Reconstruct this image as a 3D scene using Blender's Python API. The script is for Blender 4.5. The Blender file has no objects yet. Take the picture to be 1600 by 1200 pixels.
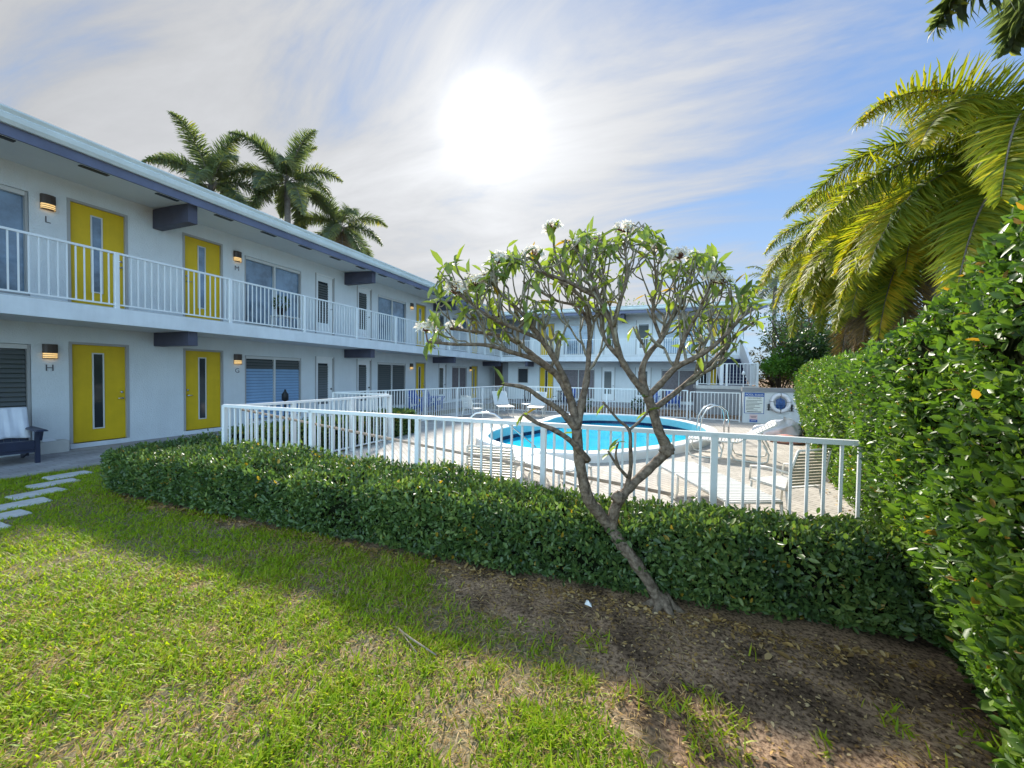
import bpy, math, random
import numpy as np
from mathutils import Vector, Matrix
R = math.radians
rng = np.random.default_rng(7)
random.seed(7)
SC = bpy.context.scene
COL = SC.collection

# ------------------------------------------------------------------ camera
# world axes: X runs out from the long wing's wall (X = 0), Y runs along it, Z is up; metres
CAM = np.array([11.79, 0.0, 1.75])
YAW, PITCH, ROLL, FPX = R(20.69), 0.0238, 0.0135, 610.0
def rotz(v, a):
    return np.array([v[0]*math.cos(a)-v[1]*math.sin(a), v[0]*math.sin(a)+v[1]*math.cos(a), v[2]])
_r0 = rotz((1, 0, 0), YAW); _u0 = rotz((0, math.sin(PITCH), math.cos(PITCH)), YAW)
CF = rotz((0, math.cos(PITCH), -math.sin(PITCH)), YAW)
CR = math.cos(ROLL)*_r0 + math.sin(ROLL)*_u0
CU = -math.sin(ROLL)*_r0 + math.cos(ROLL)*_u0
cd = bpy.data.cameras.new('camera'); cam = bpy.data.objects.new('camera', cd); COL.objects.link(cam)
cd.sensor_width = 36.0; cd.lens = 36.0*FPX/1600.0; cd.clip_start = 0.05; cd.clip_end = 3000
M = Matrix(((CR[0], CU[0], -CF[0], CAM[0]), (CR[1], CU[1], -CF[1], CAM[1]), (CR[2], CU[2], -CF[2], CAM[2]), (0, 0, 0, 1)))
cam.matrix_world = M
SC.camera = cam

# ------------------------------------------------------------------ light
SUN_EL, SUN_AZ = R(31.8), R(24.42)          # azimuth from +Y towards -X
SUNV = Vector((-math.sin(SUN_AZ)*math.cos(SUN_EL), math.cos(SUN_AZ)*math.cos(SUN_EL), math.sin(SUN_EL)))
sd = bpy.data.lights.new('sun', 'SUN'); sd.energy = 2.1; sd.angle = R(5.5); sd.color = (1.0, 0.93, 0.82)
so = bpy.data.objects.new('sun', sd); COL.objects.link(so)
so.rotation_euler = (-SUNV).to_track_quat('-Z', 'Y').to_euler(); so.location = (0, 30, 40)
SC.view_settings.view_transform = 'Standard'; SC.view_settings.look = 'None'
SC.view_settings.exposure = 2.1; SC.view_settings.gamma = 1.0
SC.cycles.max_bounces = 7; SC.cycles.diffuse_bounces = 4; SC.cycles.glossy_bounces = 3
SC.cycles.transmission_bounces = 4; SC.cycles.transparent_max_bounces = 6
SC.cycles.caustics_reflective = False; SC.cycles.caustics_refractive = False
SC.cycles.sample_clamp_indirect = 6.0

w = bpy.data.worlds.new('World'); SC.world = w; w.use_nodes = True
nt = w.node_tree; nt.nodes.clear(); N = nt.nodes.new; L = nt.links.new
out = N('ShaderNodeOutputWorld'); bg = N('ShaderNodeBackground'); L(bg.outputs[0], out.inputs[0])
bg.inputs['Strength'].default_value = 0.1
sky = N('ShaderNodeTexSky'); sky.sky_type = 'NISHITA'; sky.sun_disc = False
sky.sun_elevation = SUN_EL; sky.sun_rotation = -SUN_AZ; sky.air_density = 1.2; sky.dust_density = 1.0; sky.ozone_density = 2.0
tc = N('ShaderNodeTexCoord')
def wm(op, a, b=None, clamp=False):
    n = N('ShaderNodeMath'); n.operation = op; n.use_clamp = clamp
    for i, v in enumerate((a, b)):
        if v is None: continue
        if isinstance(v, (int, float)): n.inputs[i].default_value = v
        else: L(v, n.inputs[i])
    return n.outputs[0]
nrm = N('ShaderNodeVectorMath'); nrm.operation = 'NORMALIZE'; L(tc.outputs['Generated'], nrm.inputs[0])
dt = N('ShaderNodeVectorMath'); dt.operation = 'DOT_PRODUCT'; L(nrm.outputs[0], dt.inputs[0]); dt.inputs[1].default_value = SUNV
sx = N('ShaderNodeSeparateXYZ'); L(nrm.outputs[0], sx.inputs[0])
dotp = wm('MAXIMUM', dt.outputs['Value'], 0.0)
# flat cloud layer: direction projected on a plane overhead
zz = wm('ADD', wm('MAXIMUM', sx.outputs['Z'], 0.0), 0.22)
cx = N('ShaderNodeCombineXYZ'); L(wm('DIVIDE', sx.outputs['X'], zz), cx.inputs[0]); L(wm('DIVIDE', sx.outputs['Y'], zz), cx.inputs[1])
mp = N('ShaderNodeMapping'); L(cx.outputs[0], mp.inputs[0]); mp.inputs['Rotation'].default_value = (0, 0, R(35)); mp.inputs['Scale'].default_value = (0.75, 2.1, 1)
mp.inputs['Location'].default_value = (3.1, 1.7, 0)
n1 = N('ShaderNodeTexNoise'); n1.inputs['Scale'].default_value = 1.3; n1.inputs['Detail'].default_value = 9; n1.inputs['Roughness'].default_value = 0.6; n1.inputs['Distortion'].default_value = 0.5
L(mp.outputs[0], n1.inputs['Vector'])
back_fill = wm('POWER', wm('MAXIMUM', wm('SUBTRACT', 0.25, dt.outputs['Value']), 0.0), 0.8)   # unseen bright cloud, added opposite the sun to light the shaded fronts
# veil: thick round the sun and to the left of it, broken on the right
veil = wm('MULTIPLY', wm('POWER', dotp, 5.0), 0.75)
leftw = wm('MULTIPLY', wm('MULTIPLY', sx.outputs['X'], -1.0), 0.75)
mask = wm('ADD', wm('ADD', wm('MULTIPLY', wm('SUBTRACT', n1.outputs['Fac'], 0.5), 3.0), veil), leftw)
mask = wm('ADD', wm('ADD', mask, 0.06), wm('MULTIPLY', back_fill, 1.1))
mr = N('ShaderNodeMapRange'); mr.interpolation_type = 'SMOOTHSTEP'; L(mask, mr.inputs['Value'])
mr.inputs['From Min'].default_value = -0.22; mr.inputs['From Max'].default_value = 0.95; mr.inputs['To Min'].default_value = 0.04; mr.inputs['To Max'].default_value = 0.96
# cloud light: thin cloud scatters strongly forward, towards the sun
g1 = wm('MULTIPLY', wm('POWER', dotp, 560.0), 6.0)
g2 = wm('MULTIPLY', wm('POWER', dotp, 70.0), 0.5)
g3 = wm('MULTIPLY', wm('POWER', dotp, 9.0), 0.66)
cl = wm('ADD', wm('ADD', g1, g2), wm('ADD', wm('ADD', g3, 1.36), wm('MULTIPLY', back_fill, 8.0)))  # last term: the added back cloud, fill for the shaded fronts
cl = wm('MULTIPLY', cl, wm('ADD', 0.55, wm('MULTIPLY', n1.outputs['Fac'], 0.9)))
cc = N('ShaderNodeVectorMath'); cc.operation = 'SCALE'; L(cl, cc.inputs['Scale'])
tint = N('ShaderNodeMix'); tint.data_type = 'RGBA'; L(wm('MULTIPLY', back_fill, 1.4, True), tint.inputs['Factor']); tint.inputs['A'].default_value = (0.975, 0.985, 1.0, 1); tint.inputs['B'].default_value = (0.58, 0.88, 1.12, 1)
L(tint.outputs['Result'], cc.inputs[0])
skb = N('ShaderNodeVectorMath'); skb.operation = 'MULTIPLY'; L(sky.outputs[0], skb.inputs[0]); skb.inputs[1].default_value = (0.25, 0.43, 0.70)
mx = N('ShaderNodeMix'); mx.data_type = 'RGBA'; L(mr.outputs[0], mx.inputs['Factor'])
# clear sky: the Nishita sky evened out towards a plain blue gradient by height
gr = N('ShaderNodeMapRange'); gr.interpolation_type = 'SMOOTHSTEP'; L(sx.outputs['Z'], gr.inputs['Value']); gr.inputs['From Min'].default_value = 0.0; gr.inputs['From Max'].default_value = 0.75
gm = N('ShaderNodeMix'); gm.data_type = 'RGBA'; L(gr.outputs[0], gm.inputs['Factor']); gm.inputs['A'].default_value = (1.18, 1.58, 2.0, 1); gm.inputs['B'].default_value = (0.27, 0.75, 1.78, 1)
sm_ = N('ShaderNodeMix'); sm_.data_type = 'RGBA'; sm_.inputs['Factor'].default_value = 0.9; L(skb.outputs[0], sm_.inputs['A']); L(gm.outputs['Result'], sm_.inputs['B'])
L(sm_.outputs['Result'], mx.inputs['A']); L(cc.outputs[0], mx.inputs['B'])
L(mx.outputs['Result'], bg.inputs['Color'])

# ------------------------------------------------------------------ materials
MAT = {}
def mat(name, col, rough=0.6, spec=0.5, metal=0.0, var=0.0, vscale=6.0, col2=None, streak=0.0, bump=0.0, bscale=60.0, emit=None, coat=0.0):
    m = bpy.data.materials.new(name); m.use_nodes = True; t = m.node_tree; b = t.nodes['Principled BSDF']
    b.inputs['Roughness'].default_value = rough; b.inputs['Metallic'].default_value = metal
    b.inputs['Specular IOR Level'].default_value = spec; b.inputs['Base Color'].default_value = (*col, 1)
    if coat: b.inputs['Coat Weight'].default_value = coat
    tcn = t.nodes.new('ShaderNodeTexCoord')
    if var > 0 or col2:
        n = t.nodes.new('ShaderNodeTexNoise'); n.inputs['Scale'].default_value = vscale; n.inputs['Detail'].default_value = 6; n.inputs['Roughness'].default_value = 0.65
        t.links.new(tcn.outputs['Object'], n.inputs['Vector'])
        r = t.nodes.new('ShaderNodeValToRGB'); t.links.new(n.outputs['Fac'], r.inputs[0])
        c2 = col2 or tuple(c*(1-var) for c in col)
        r.color_ramp.elements[0].position = 0.35; r.color_ramp.elements[0].color = (*c2, 1)
        r.color_ramp.elements[1].position = 0.62; r.color_ramp.elements[1].color = (*col, 1)
        t.links.new(r.outputs[0], b.inputs['Base Color'])
        if streak > 0:                             # rain streaks: noise drawn out down the wall
            mpn = t.nodes.new('ShaderNodeMapping'); mpn.inputs['Scale'].default_value = (1.5, 1.5, 0.16); t.links.new(tcn.outputs['Object'], mpn.inputs[0])
            n3 = t.nodes.new('ShaderNodeTexNoise'); n3.inputs['Scale'].default_value = 2.2; n3.inputs['Detail'].default_value = 8; n3.inputs['Roughness'].default_value = 0.7; t.links.new(mpn.outputs[0], n3.inputs['Vector'])
            m3 = t.nodes.new('ShaderNodeMapRange'); m3.inputs['From Min'].default_value = 0.42; m3.inputs['From Max'].default_value = 0.68; m3.inputs['To Min'].default_value = 1.0; m3.inputs['To Max'].default_value = 1.0-streak; t.links.new(n3.outputs['Fac'], m3.inputs['Value'])
            sc3 = t.nodes.new('ShaderNodeVectorMath'); sc3.operation = 'SCALE'; t.links.new(r.outputs[0], sc3.inputs[0]); t.links.new(m3.outputs[0], sc3.inputs['Scale']); t.links.new(sc3.outputs[0], b.inputs['Base Color'])
    if bump > 0:
        n = t.nodes.new('ShaderNodeTexNoise'); n.inputs['Scale'].default_value = bscale; n.inputs['Detail'].default_value = 5
        t.links.new(tcn.outputs['Object'], n.inputs['Vector'])
        bp = t.nodes.new('ShaderNodeBump'); bp.inputs['Strength'].default_value = bump; bp.inputs['Distance'].default_value = 0.02
        t.links.new(n.outputs['Fac'], bp.inputs['Height']); t.links.new(bp.outputs[0], b.inputs['Normal'])
    if emit:
        b.inputs['Emission Color'].default_value = (*emit[0], 1); b.inputs['Emission Strength'].default_value = emit[1]
    MAT[name] = m
    return m
def leafmat(name, stops, rough=0.4, spec=0.5, trans=0.45, tcol=(1.3, 1.35, 0.55), pos=None):
    """leaf: colour by the per-leaf attribute rnd, light passing through from behind"""
    m = bpy.data.materials.new(name); m.use_nodes = True; t = m.node_tree; b = t.nodes['Principled BSDF']
    b.inputs['Roughness'].default_value = rough; b.inputs['Specular IOR Level'].default_value = spec
    a = t.nodes.new('ShaderNodeAttribute'); a.attribute_name = 'rnd'
    r = t.nodes.new('ShaderNodeValToRGB'); t.links.new(a.outputs['Fac'], r.inputs[0])
    e = r.color_ramp.elements
    while len(e) < len(stops): e.new(0.5)
    for i, s in enumerate(stops):
        e[i].position = pos[i] if pos else i/(len(stops)-1); e[i].color = (*s, 1)
    t.links.new(r.outputs[0], b.inputs['Base Color'])
    if trans > 0:
        tr = t.nodes.new('ShaderNodeBsdfTranslucent')
        mlt = t.nodes.new('ShaderNodeVectorMath'); mlt.operation = 'MULTIPLY'; mlt.inputs[1].default_value = tcol
        t.links.new(r.outputs[0], mlt.inputs[0]); t.links.new(mlt.outputs[0], tr.inputs[0])
        mxs = t.nodes.new('ShaderNodeMixShader'); mxs.inputs[0].default_value = trans
        t.links.new(b.outputs[0], mxs.inputs[1]); t.links.new(tr.outputs[0], mxs.inputs[2])
        t.links.new(mxs.outputs[0], t.nodes['Material Output'].inputs[0])
    MAT[name] = m
    return m
mat('wall_paint', (0.68, 0.71, 0.73), 0.75, 0.3, var=0.07, vscale=1.2, streak=0.05, bump=0.6, bscale=38)
mat('white_trim', (0.78, 0.79, 0.80), 0.5, 0.4, var=0.05, vscale=3)
mat('slab_paint', (0.70, 0.73, 0.76), 0.6, 0.3, var=0.12, vscale=1.6, streak=0.08)
mat('soffit_paint', (0.66, 0.68, 0.68), 0.8, 0.2, var=0.05, vscale=1.0)
mat('fascia_blue', (0.13, 0.145, 0.225), 0.55, 0.4, var=0.2, vscale=2)
mat('beam_slate', (0.08, 0.082, 0.12), 0.6, 0.35, var=0.2, vscale=3)
mat('gutter_metal', (0.66, 0.72, 0.72), 0.35, 0.5, var=0.12, vscale=2)
mat('roof_gravel', (0.55, 0.55, 0.53), 0.9, 0.2, var=0.3, vscale=30)
mat('door_yellow', (0.68, 0.455, 0.010), 0.5, 0.4, var=0.12, vscale=2.0, streak=0.08)
mat('frame_grey', (0.36, 0.355, 0.35), 0.5, 0.4)
mat('frame_alu', (0.58, 0.58, 0.57), 0.4, 0.5)
mat('glass_dark', (0.03, 0.035, 0.04), 0.08, 0.8)
mat('glass_film', (0.18, 0.27, 0.38), 0.10, 1.0, var=0.65, vscale=1.1)
mat('louver_blue', (0.27, 0.43, 0.64), 0.25, 0.7, var=0.1, vscale=3)
mat('louver_dark', (0.10, 0.11, 0.11), 0.3, 0.6)
mat('curtain_mauve', (0.16, 0.13, 0.14), 0.4, 0.6, var=0.4, vscale=8)
mat('brown_paint', (0.13, 0.095, 0.09), 0.7, 0.3, var=0.1, vscale=2)
mat('grey_paint', (0.26, 0.265, 0.28), 0.7, 0.3, var=0.1, vscale=2)
mat('lamp_brown', (0.055, 0.035, 0.025), 0.45, 0.5)
mat('lamp_glow', (0.75, 0.55, 0.28), 0.4, 0.4, emit=((1.0, 0.62, 0.22), 0.2))
mat('letter_grey', (0.10, 0.10, 0.11), 0.4, 0.5)
mat('steel', (0.62, 0.63, 0.64), 0.22, 0.5, metal=0.9)
mat('fence_white', (0.74, 0.76, 0.77), 0.42, 0.45, var=0.06, vscale=2.5)
mat('strap_white', (0.66, 0.67, 0.66), 0.42, 0.45, var=0.06, vscale=5)
mat('frame_bone', (0.72, 0.70, 0.64), 0.4, 0.45)
mat('strap_shaded', (0.50, 0.45, 0.36), 0.5, 0.4, var=0.15, vscale=6)  # white straps toned tan: shade on the chair backs put into the colour
mat('navy_plastic', (0.018, 0.024, 0.055), 0.45, 0.5, var=0.2, vscale=8)
mat('blue_plastic', (0.02, 0.07, 0.28), 0.45, 0.5)
mat('black_metal', (0.015, 0.015, 0.017), 0.5, 0.4)
mat('towel_white', (0.66, 0.68, 0.74), 0.95, 0.1, var=0.06, vscale=5, bump=0.4, bscale=120)
mat('stone_slab', (0.54, 0.53, 0.51), 0.85, 0.3, var=0.18, vscale=7, bump=0.3, bscale=60)
mat('coping', (0.80, 0.80, 0.79), 0.6, 0.3, var=0.07, vscale=2.5)
mat('pool_tile', (0.34, 0.62, 0.66), 0.35, 0.5, var=0.12, vscale=9)
mat('tile_navy', (0.008, 0.014, 0.07), 0.2, 0.6, var=0.3, vscale=20)
mat('soil', (0.075, 0.042, 0.034), 0.95, 0.1, var=0.5, vscale=9, bump=1.0, bscale=70)
mat('mulch_tan', (0.34, 0.22, 0.13), 0.95, 0.1, var=0.55, vscale=22, bump=1.0, bscale=60)
mat('bark', (0.25, 0.19, 0.14), 0.85, 0.2, col2=(0.085, 0.060, 0.044), vscale=26, bump=0.9, bscale=38)
mat('bark_tip', (0.31, 0.27, 0.20), 0.7, 0.3, col2=(0.15, 0.125, 0.09), vscale=30, bump=0.4, bscale=60)
mat('palm_trunk', (0.20, 0.18, 0.16), 0.9, 0.2, var=0.4, vscale=7, bump=0.6, bscale=20)
mat('twig', (0.07, 0.052, 0.038), 0.9, 0.1, var=0.4, vscale=10)
mat('hedge_core', (0.012, 0.016, 0.008), 1.0, 0.0)  # near-black solid core: shade deep between the leaves put into its colour
mat('float_white', (0.78, 0.78, 0.82), 0.35, 0.5)
mat('float_pink', (0.62, 0.22, 0.24), 0.5, 0.4, col2=(0.55, 0.38, 0.22), vscale=9)
mat('sign_white', (0.72, 0.74, 0.70), 0.5, 0.4)
mat('sign_blue', (0.03, 0.10, 0.36), 0.5, 0.4)
mat('sign_ink', (0.03, 0.03, 0.035), 0.6, 0.3)
mat('sign_pink', (0.72, 0.52, 0.52), 0.5, 0.4)
mat('rope_blue', (0.05, 0.16, 0.48), 0.8, 0.2, var=0.5, vscale=20)
mat('pole_wood', (0.33, 0.27, 0.22), 0.6, 0.3, var=0.2, vscale=5)
leafmat('petal_white', [(0.84, 0.80, 0.72), (0.84, 0.80, 0.72)], 0.6, 0.3, 0.5, (1.0, 1.0, 1.0))
mat('petal_yellow', (0.80, 0.60, 0.10), 0.6, 0.3)
mat('petal_pink', (0.7, 0.16, 0.2), 0.6, 0.3)
mat('stalk_red', (0.16, 0.06, 0.04), 0.7, 0.3)
mat('terracotta', (0.34, 0.12, 0.06), 0.8, 0.2)
mat('stair_navy', (0.02, 0.026, 0.06), 0.7, 0.3)
mat('box_beige', (0.55, 0.53, 0.49), 0.7, 0.3, var=0.08, vscale=6)
mat('paper', (0.8, 0.8, 0.8), 0.8, 0.2)
leafmat('hedge_leaf', [(0.045, 0.085, 0.034), (0.078, 0.145, 0.042), (0.14, 0.215, 0.055), (0.23, 0.30, 0.08), (0.40, 0.26, 0.03)], 0.40, 0.5, 0.38, pos=[0, 0.4, 0.75, 0.985, 1.0])
leafmat('tall_hedge_leaf', [(0.04, 0.085, 0.025), (0.08, 0.165, 0.028), (0.14, 0.24, 0.032), (0.21, 0.31, 0.05), (0.45, 0.25, 0.04)], 0.42, 0.5, 0.42, pos=[0, 0.35, 0.75, 0.985, 1.0])
leafmat('plumeria_leaf', [(0.12, 0.17, 0.07), (0.19, 0.26, 0.065), (0.28, 0.36, 0.06), (0.42, 0.26, 0.02)], 0.45, 0.45, 0.5, pos=[0, 0.45, 0.96, 1.0])
leafmat('palm_leaf', [(0.085, 0.12, 0.085), (0.125, 0.16, 0.10), (0.18, 0.215, 0.10), (0.30, 0.28, 0.05)], 0.55, 0.4, 0.5, pos=[0, 0.5, 0.93, 1.0])
leafmat('foxtail_leaf', [(0.10, 0.155, 0.024), (0.21, 0.26, 0.027), (0.40, 0.37, 0.03), (0.52, 0.38, 0.03)], 0.55, 0.35, 0.5, pos=[0, 0.4, 0.8, 1.0])
leafmat('dead_frond', [(0.09, 0.065, 0.045), (0.16, 0.115, 0.07), (0.30, 0.19, 0.05)], 0.8, 0.2, 0.25)
leafmat('tree_leaf', [(0.018, 0.042, 0.016), (0.035, 0.075, 0.02), (0.07, 0.12, 0.025)], 0.45, 0.4, 0.35)
leafmat('bright_leaf', [(0.05, 0.13, 0.015), (0.09, 0.21, 0.02), (0.16, 0.29, 0.03)], 0.45, 0.4, 0.45)
leafmat('olive_leaf', [(0.06, 0.055, 0.02), (0.12, 0.10, 0.03), (0.2, 0.15, 0.04)], 0.6, 0.3, 0.4)
leafmat('grass_blade', [(0.14, 0.25, 0.012), (0.28, 0.41, 0.015), (0.43, 0.50, 0.022), (0.36, 0.32, 0.07), (0.40, 0.31, 0.18)], 0.5, 0.3, 0.5, pos=[0, 0.35, 0.75, 0.86, 1.0])
leafmat('dry_leaf', [(0.22, 0.13, 0.055), (0.46, 0.29, 0.10), (0.62, 0.48, 0.28)], 0.7, 0.2, 0.2)

def brickmat(name, c1, c2, mortar, bw, bh, rot=0.0, bump=0.3):
    m = bpy.data.materials.new(name); m.use_nodes = True; t = m.node_tree; b = t.nodes['Principled BSDF']; b.inputs['Roughness'].default_value = 0.85
    b.inputs['Specular IOR Level'].default_value = 0.25
    tcn = t.nodes.new('ShaderNodeTexCoord'); mpn = t.nodes.new('ShaderNodeMapping'); mpn.inputs['Rotation'].default_value = (0, 0, rot)
    t.links.new(tcn.outputs['Object'], mpn.inputs[0])
    br = t.nodes.new('ShaderNodeTexBrick'); t.links.new(mpn.outputs[0], br.inputs['Vector'])
    br.inputs['Color1'].default_value = (*c1, 1); br.inputs['Color2'].default_value = (*c2, 1); br.inputs['Mortar'].default_value = (*mortar, 1)
    br.inputs['Scale'].default_value = 1.0; br.inputs['Brick Width'].default_value = bw; br.inputs['Row Height'].default_value = bh; br.inputs['Mortar Size'].default_value = 0.006
    ns = t.nodes.new('ShaderNodeTexNoise'); ns.inputs['Scale'].default_value = 1.7; ns.inputs['Detail'].default_value = 7; t.links.new(tcn.outputs['Object'], ns.inputs['Vector'])
    mr2 = t.nodes.new('ShaderNodeMapRange'); mr2.inputs['From Min'].default_value = 0.3; mr2.inputs['From Max'].default_value = 0.7; mr2.inputs['To Min'].default_value = 0.78; mr2.inputs['To Max'].default_value = 1.08
    t.links.new(ns.outputs['Fac'], mr2.inputs['Value'])
    ml = t.nodes.new('ShaderNodeVectorMath'); ml.operation = 'SCALE'; t.links.new(br.outputs['Color'], ml.inputs[0]); t.links.new(mr2.outputs[0], ml.inputs['Scale'])
    t.links.new(ml.outputs[0], b.inputs['Base Color'])
    bp = t.nodes.new('ShaderNodeBump'); bp.inputs['Strength'].default_value = bump; bp.inputs['Distance'].default_value = 0.01
    t.links.new(br.outputs['Fac'], bp.inputs['Height']); bp.invert = True; t.links.new(bp.outputs[0], b.inputs['Normal'])
    MAT[name] = m
brickmat('deck_pavers', (0.54, 0.505, 0.455), (0.46, 0.43, 0.38), (0.24, 0.22, 0.195), 0.20, 0.10, R(45))
brickmat('walk_pavers', (0.40, 0.38, 0.37), (0.33, 0.31, 0.31), (0.22, 0.21, 0.20), 0.30, 0.15, R(90))
def lawnmat():
    m = bpy.data.materials.new('lawn_soil'); m.use_nodes = True; t = m.node_tree; b = t.nodes['Principled BSDF']; b.inputs['Roughness'].default_value = 0.95; b.inputs['Specular IOR Level'].default_value = 0.1
    tcn = t.nodes.new('ShaderNodeTexCoord')
    n = t.nodes.new('ShaderNodeTexNoise'); n.inputs['Scale'].default_value = 40; n.inputs['Detail'].default_value = 8; n.inputs['Roughness'].default_value = 0.7
    t.links.new(tcn.outputs['Object'], n.inputs['Vector'])
    a = t.nodes.new('ShaderNodeAttribute'); a.attribute_name = 'dirt'
    r1 = t.nodes.new('ShaderNodeValToRGB'); t.links.new(n.outputs['Fac'], r1.inputs[0])
    e = r1.color_ramp.elements; e[0].position = 0.38; e[0].color = (0.12, 0.105, 0.05, 1); e[1].position = 0.62; e[1].color = (0.31, 0.25, 0.165, 1)
    r2 = t.nodes.new('ShaderNodeValToRGB'); t.links.new(n.outputs['Fac'], r2.inputs[0])
    e = r2.color_ramp.elements; e[0].position = 0.38; e[0].color = (0.085, 0.050, 0.033, 1); e[1].position = 0.58; e[1].color = (0.50, 0.335, 0.215, 1)
    nb = t.nodes.new('ShaderNodeTexNoise'); nb.inputs['Scale'].default_value = 2.6; nb.inputs['Detail'].default_value = 5; nb.inputs['Distortion'].default_value = 0.6; t.links.new(tcn.outputs['Object'], nb.inputs['Vector'])
    mb_ = t.nodes.new('ShaderNodeMapRange'); mb_.inputs['From Min'].default_value = 0.36; mb_.inputs['From Max'].default_value = 0.60; mb_.inputs['To Min'].default_value = 0.35; mb_.inputs['To Max'].default_value = 1.05; t.links.new(nb.outputs['Fac'], mb_.inputs['Value'])
    r2s = t.nodes.new('ShaderNodeVectorMath'); r2s.operation = 'SCALE'; t.links.new(r2.outputs[0], r2s.inputs[0]); t.links.new(mb_.outputs[0], r2s.inputs['Scale'])
    mxn = t.nodes.new('ShaderNodeMix'); mxn.data_type = 'RGBA'; t.links.new(a.outputs['Fac'], mxn.inputs['Factor']); t.links.new(r1.outputs[0], mxn.inputs['A']); t.links.new(r2s.outputs[0], mxn.inputs['B'])
    t.links.new(mxn.outputs['Result'], b.inputs['Base Color'])
    bp = t.nodes.new('ShaderNodeBump'); bp.inputs['Strength'].default_value = 0.7; bp.inputs['Distance'].default_value = 0.012
    t.links.new(n.outputs['Fac'], bp.inputs['Height']); t.links.new(bp.outputs[0], b.inputs['Normal'])
    MAT['lawn_soil'] = m
lawnmat()
def watermat():
    m = bpy.data.materials.new('pool_water'); m.use_nodes = True; t = m.node_tree; b = t.nodes['Principled BSDF']
    b.inputs['Base Color'].default_value = (0.008, 0.40, 0.62, 1); b.inputs['Roughness'].default_value = 0.06; b.inputs['IOR'].default_value = 1.33
    tcn = t.nodes.new('ShaderNodeTexCoord')
    n = t.nodes.new('ShaderNodeTexNoise'); n.inputs['Scale'].default_value = 5; n.inputs['Detail'].default_value = 3; t.links.new(tcn.outputs['Object'], n.inputs['Vector'])
    bp = t.nodes.new('ShaderNodeBump'); bp.inputs['Strength'].default_value = 0.35; bp.inputs['Distance'].default_value = 0.03
    t.links.new(n.outputs['Fac'], bp.inputs['Height']); t.links.new(bp.outputs[0], b.inputs['Normal'])
    n2 = t.nodes.new('ShaderNodeTexNoise'); n2.inputs['Scale'].default_value = 0.8; t.links.new(tcn.outputs['Object'], n2.inputs['Vector'])
    r = t.nodes.new('ShaderNodeValToRGB'); t.links.new(n2.outputs['Fac'], r.inputs[0]); e = r.color_ramp.elements
    e[0].position = 0.3; e[0].color = (0.006, 0.40, 0.62, 1); e[1].position = 0.7; e[1].color = (0.012, 0.56, 0.78, 1)
    t.links.new(r.outputs[0], b.inputs['Base Color'])
    MAT['pool_water'] = m
watermat()

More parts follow.
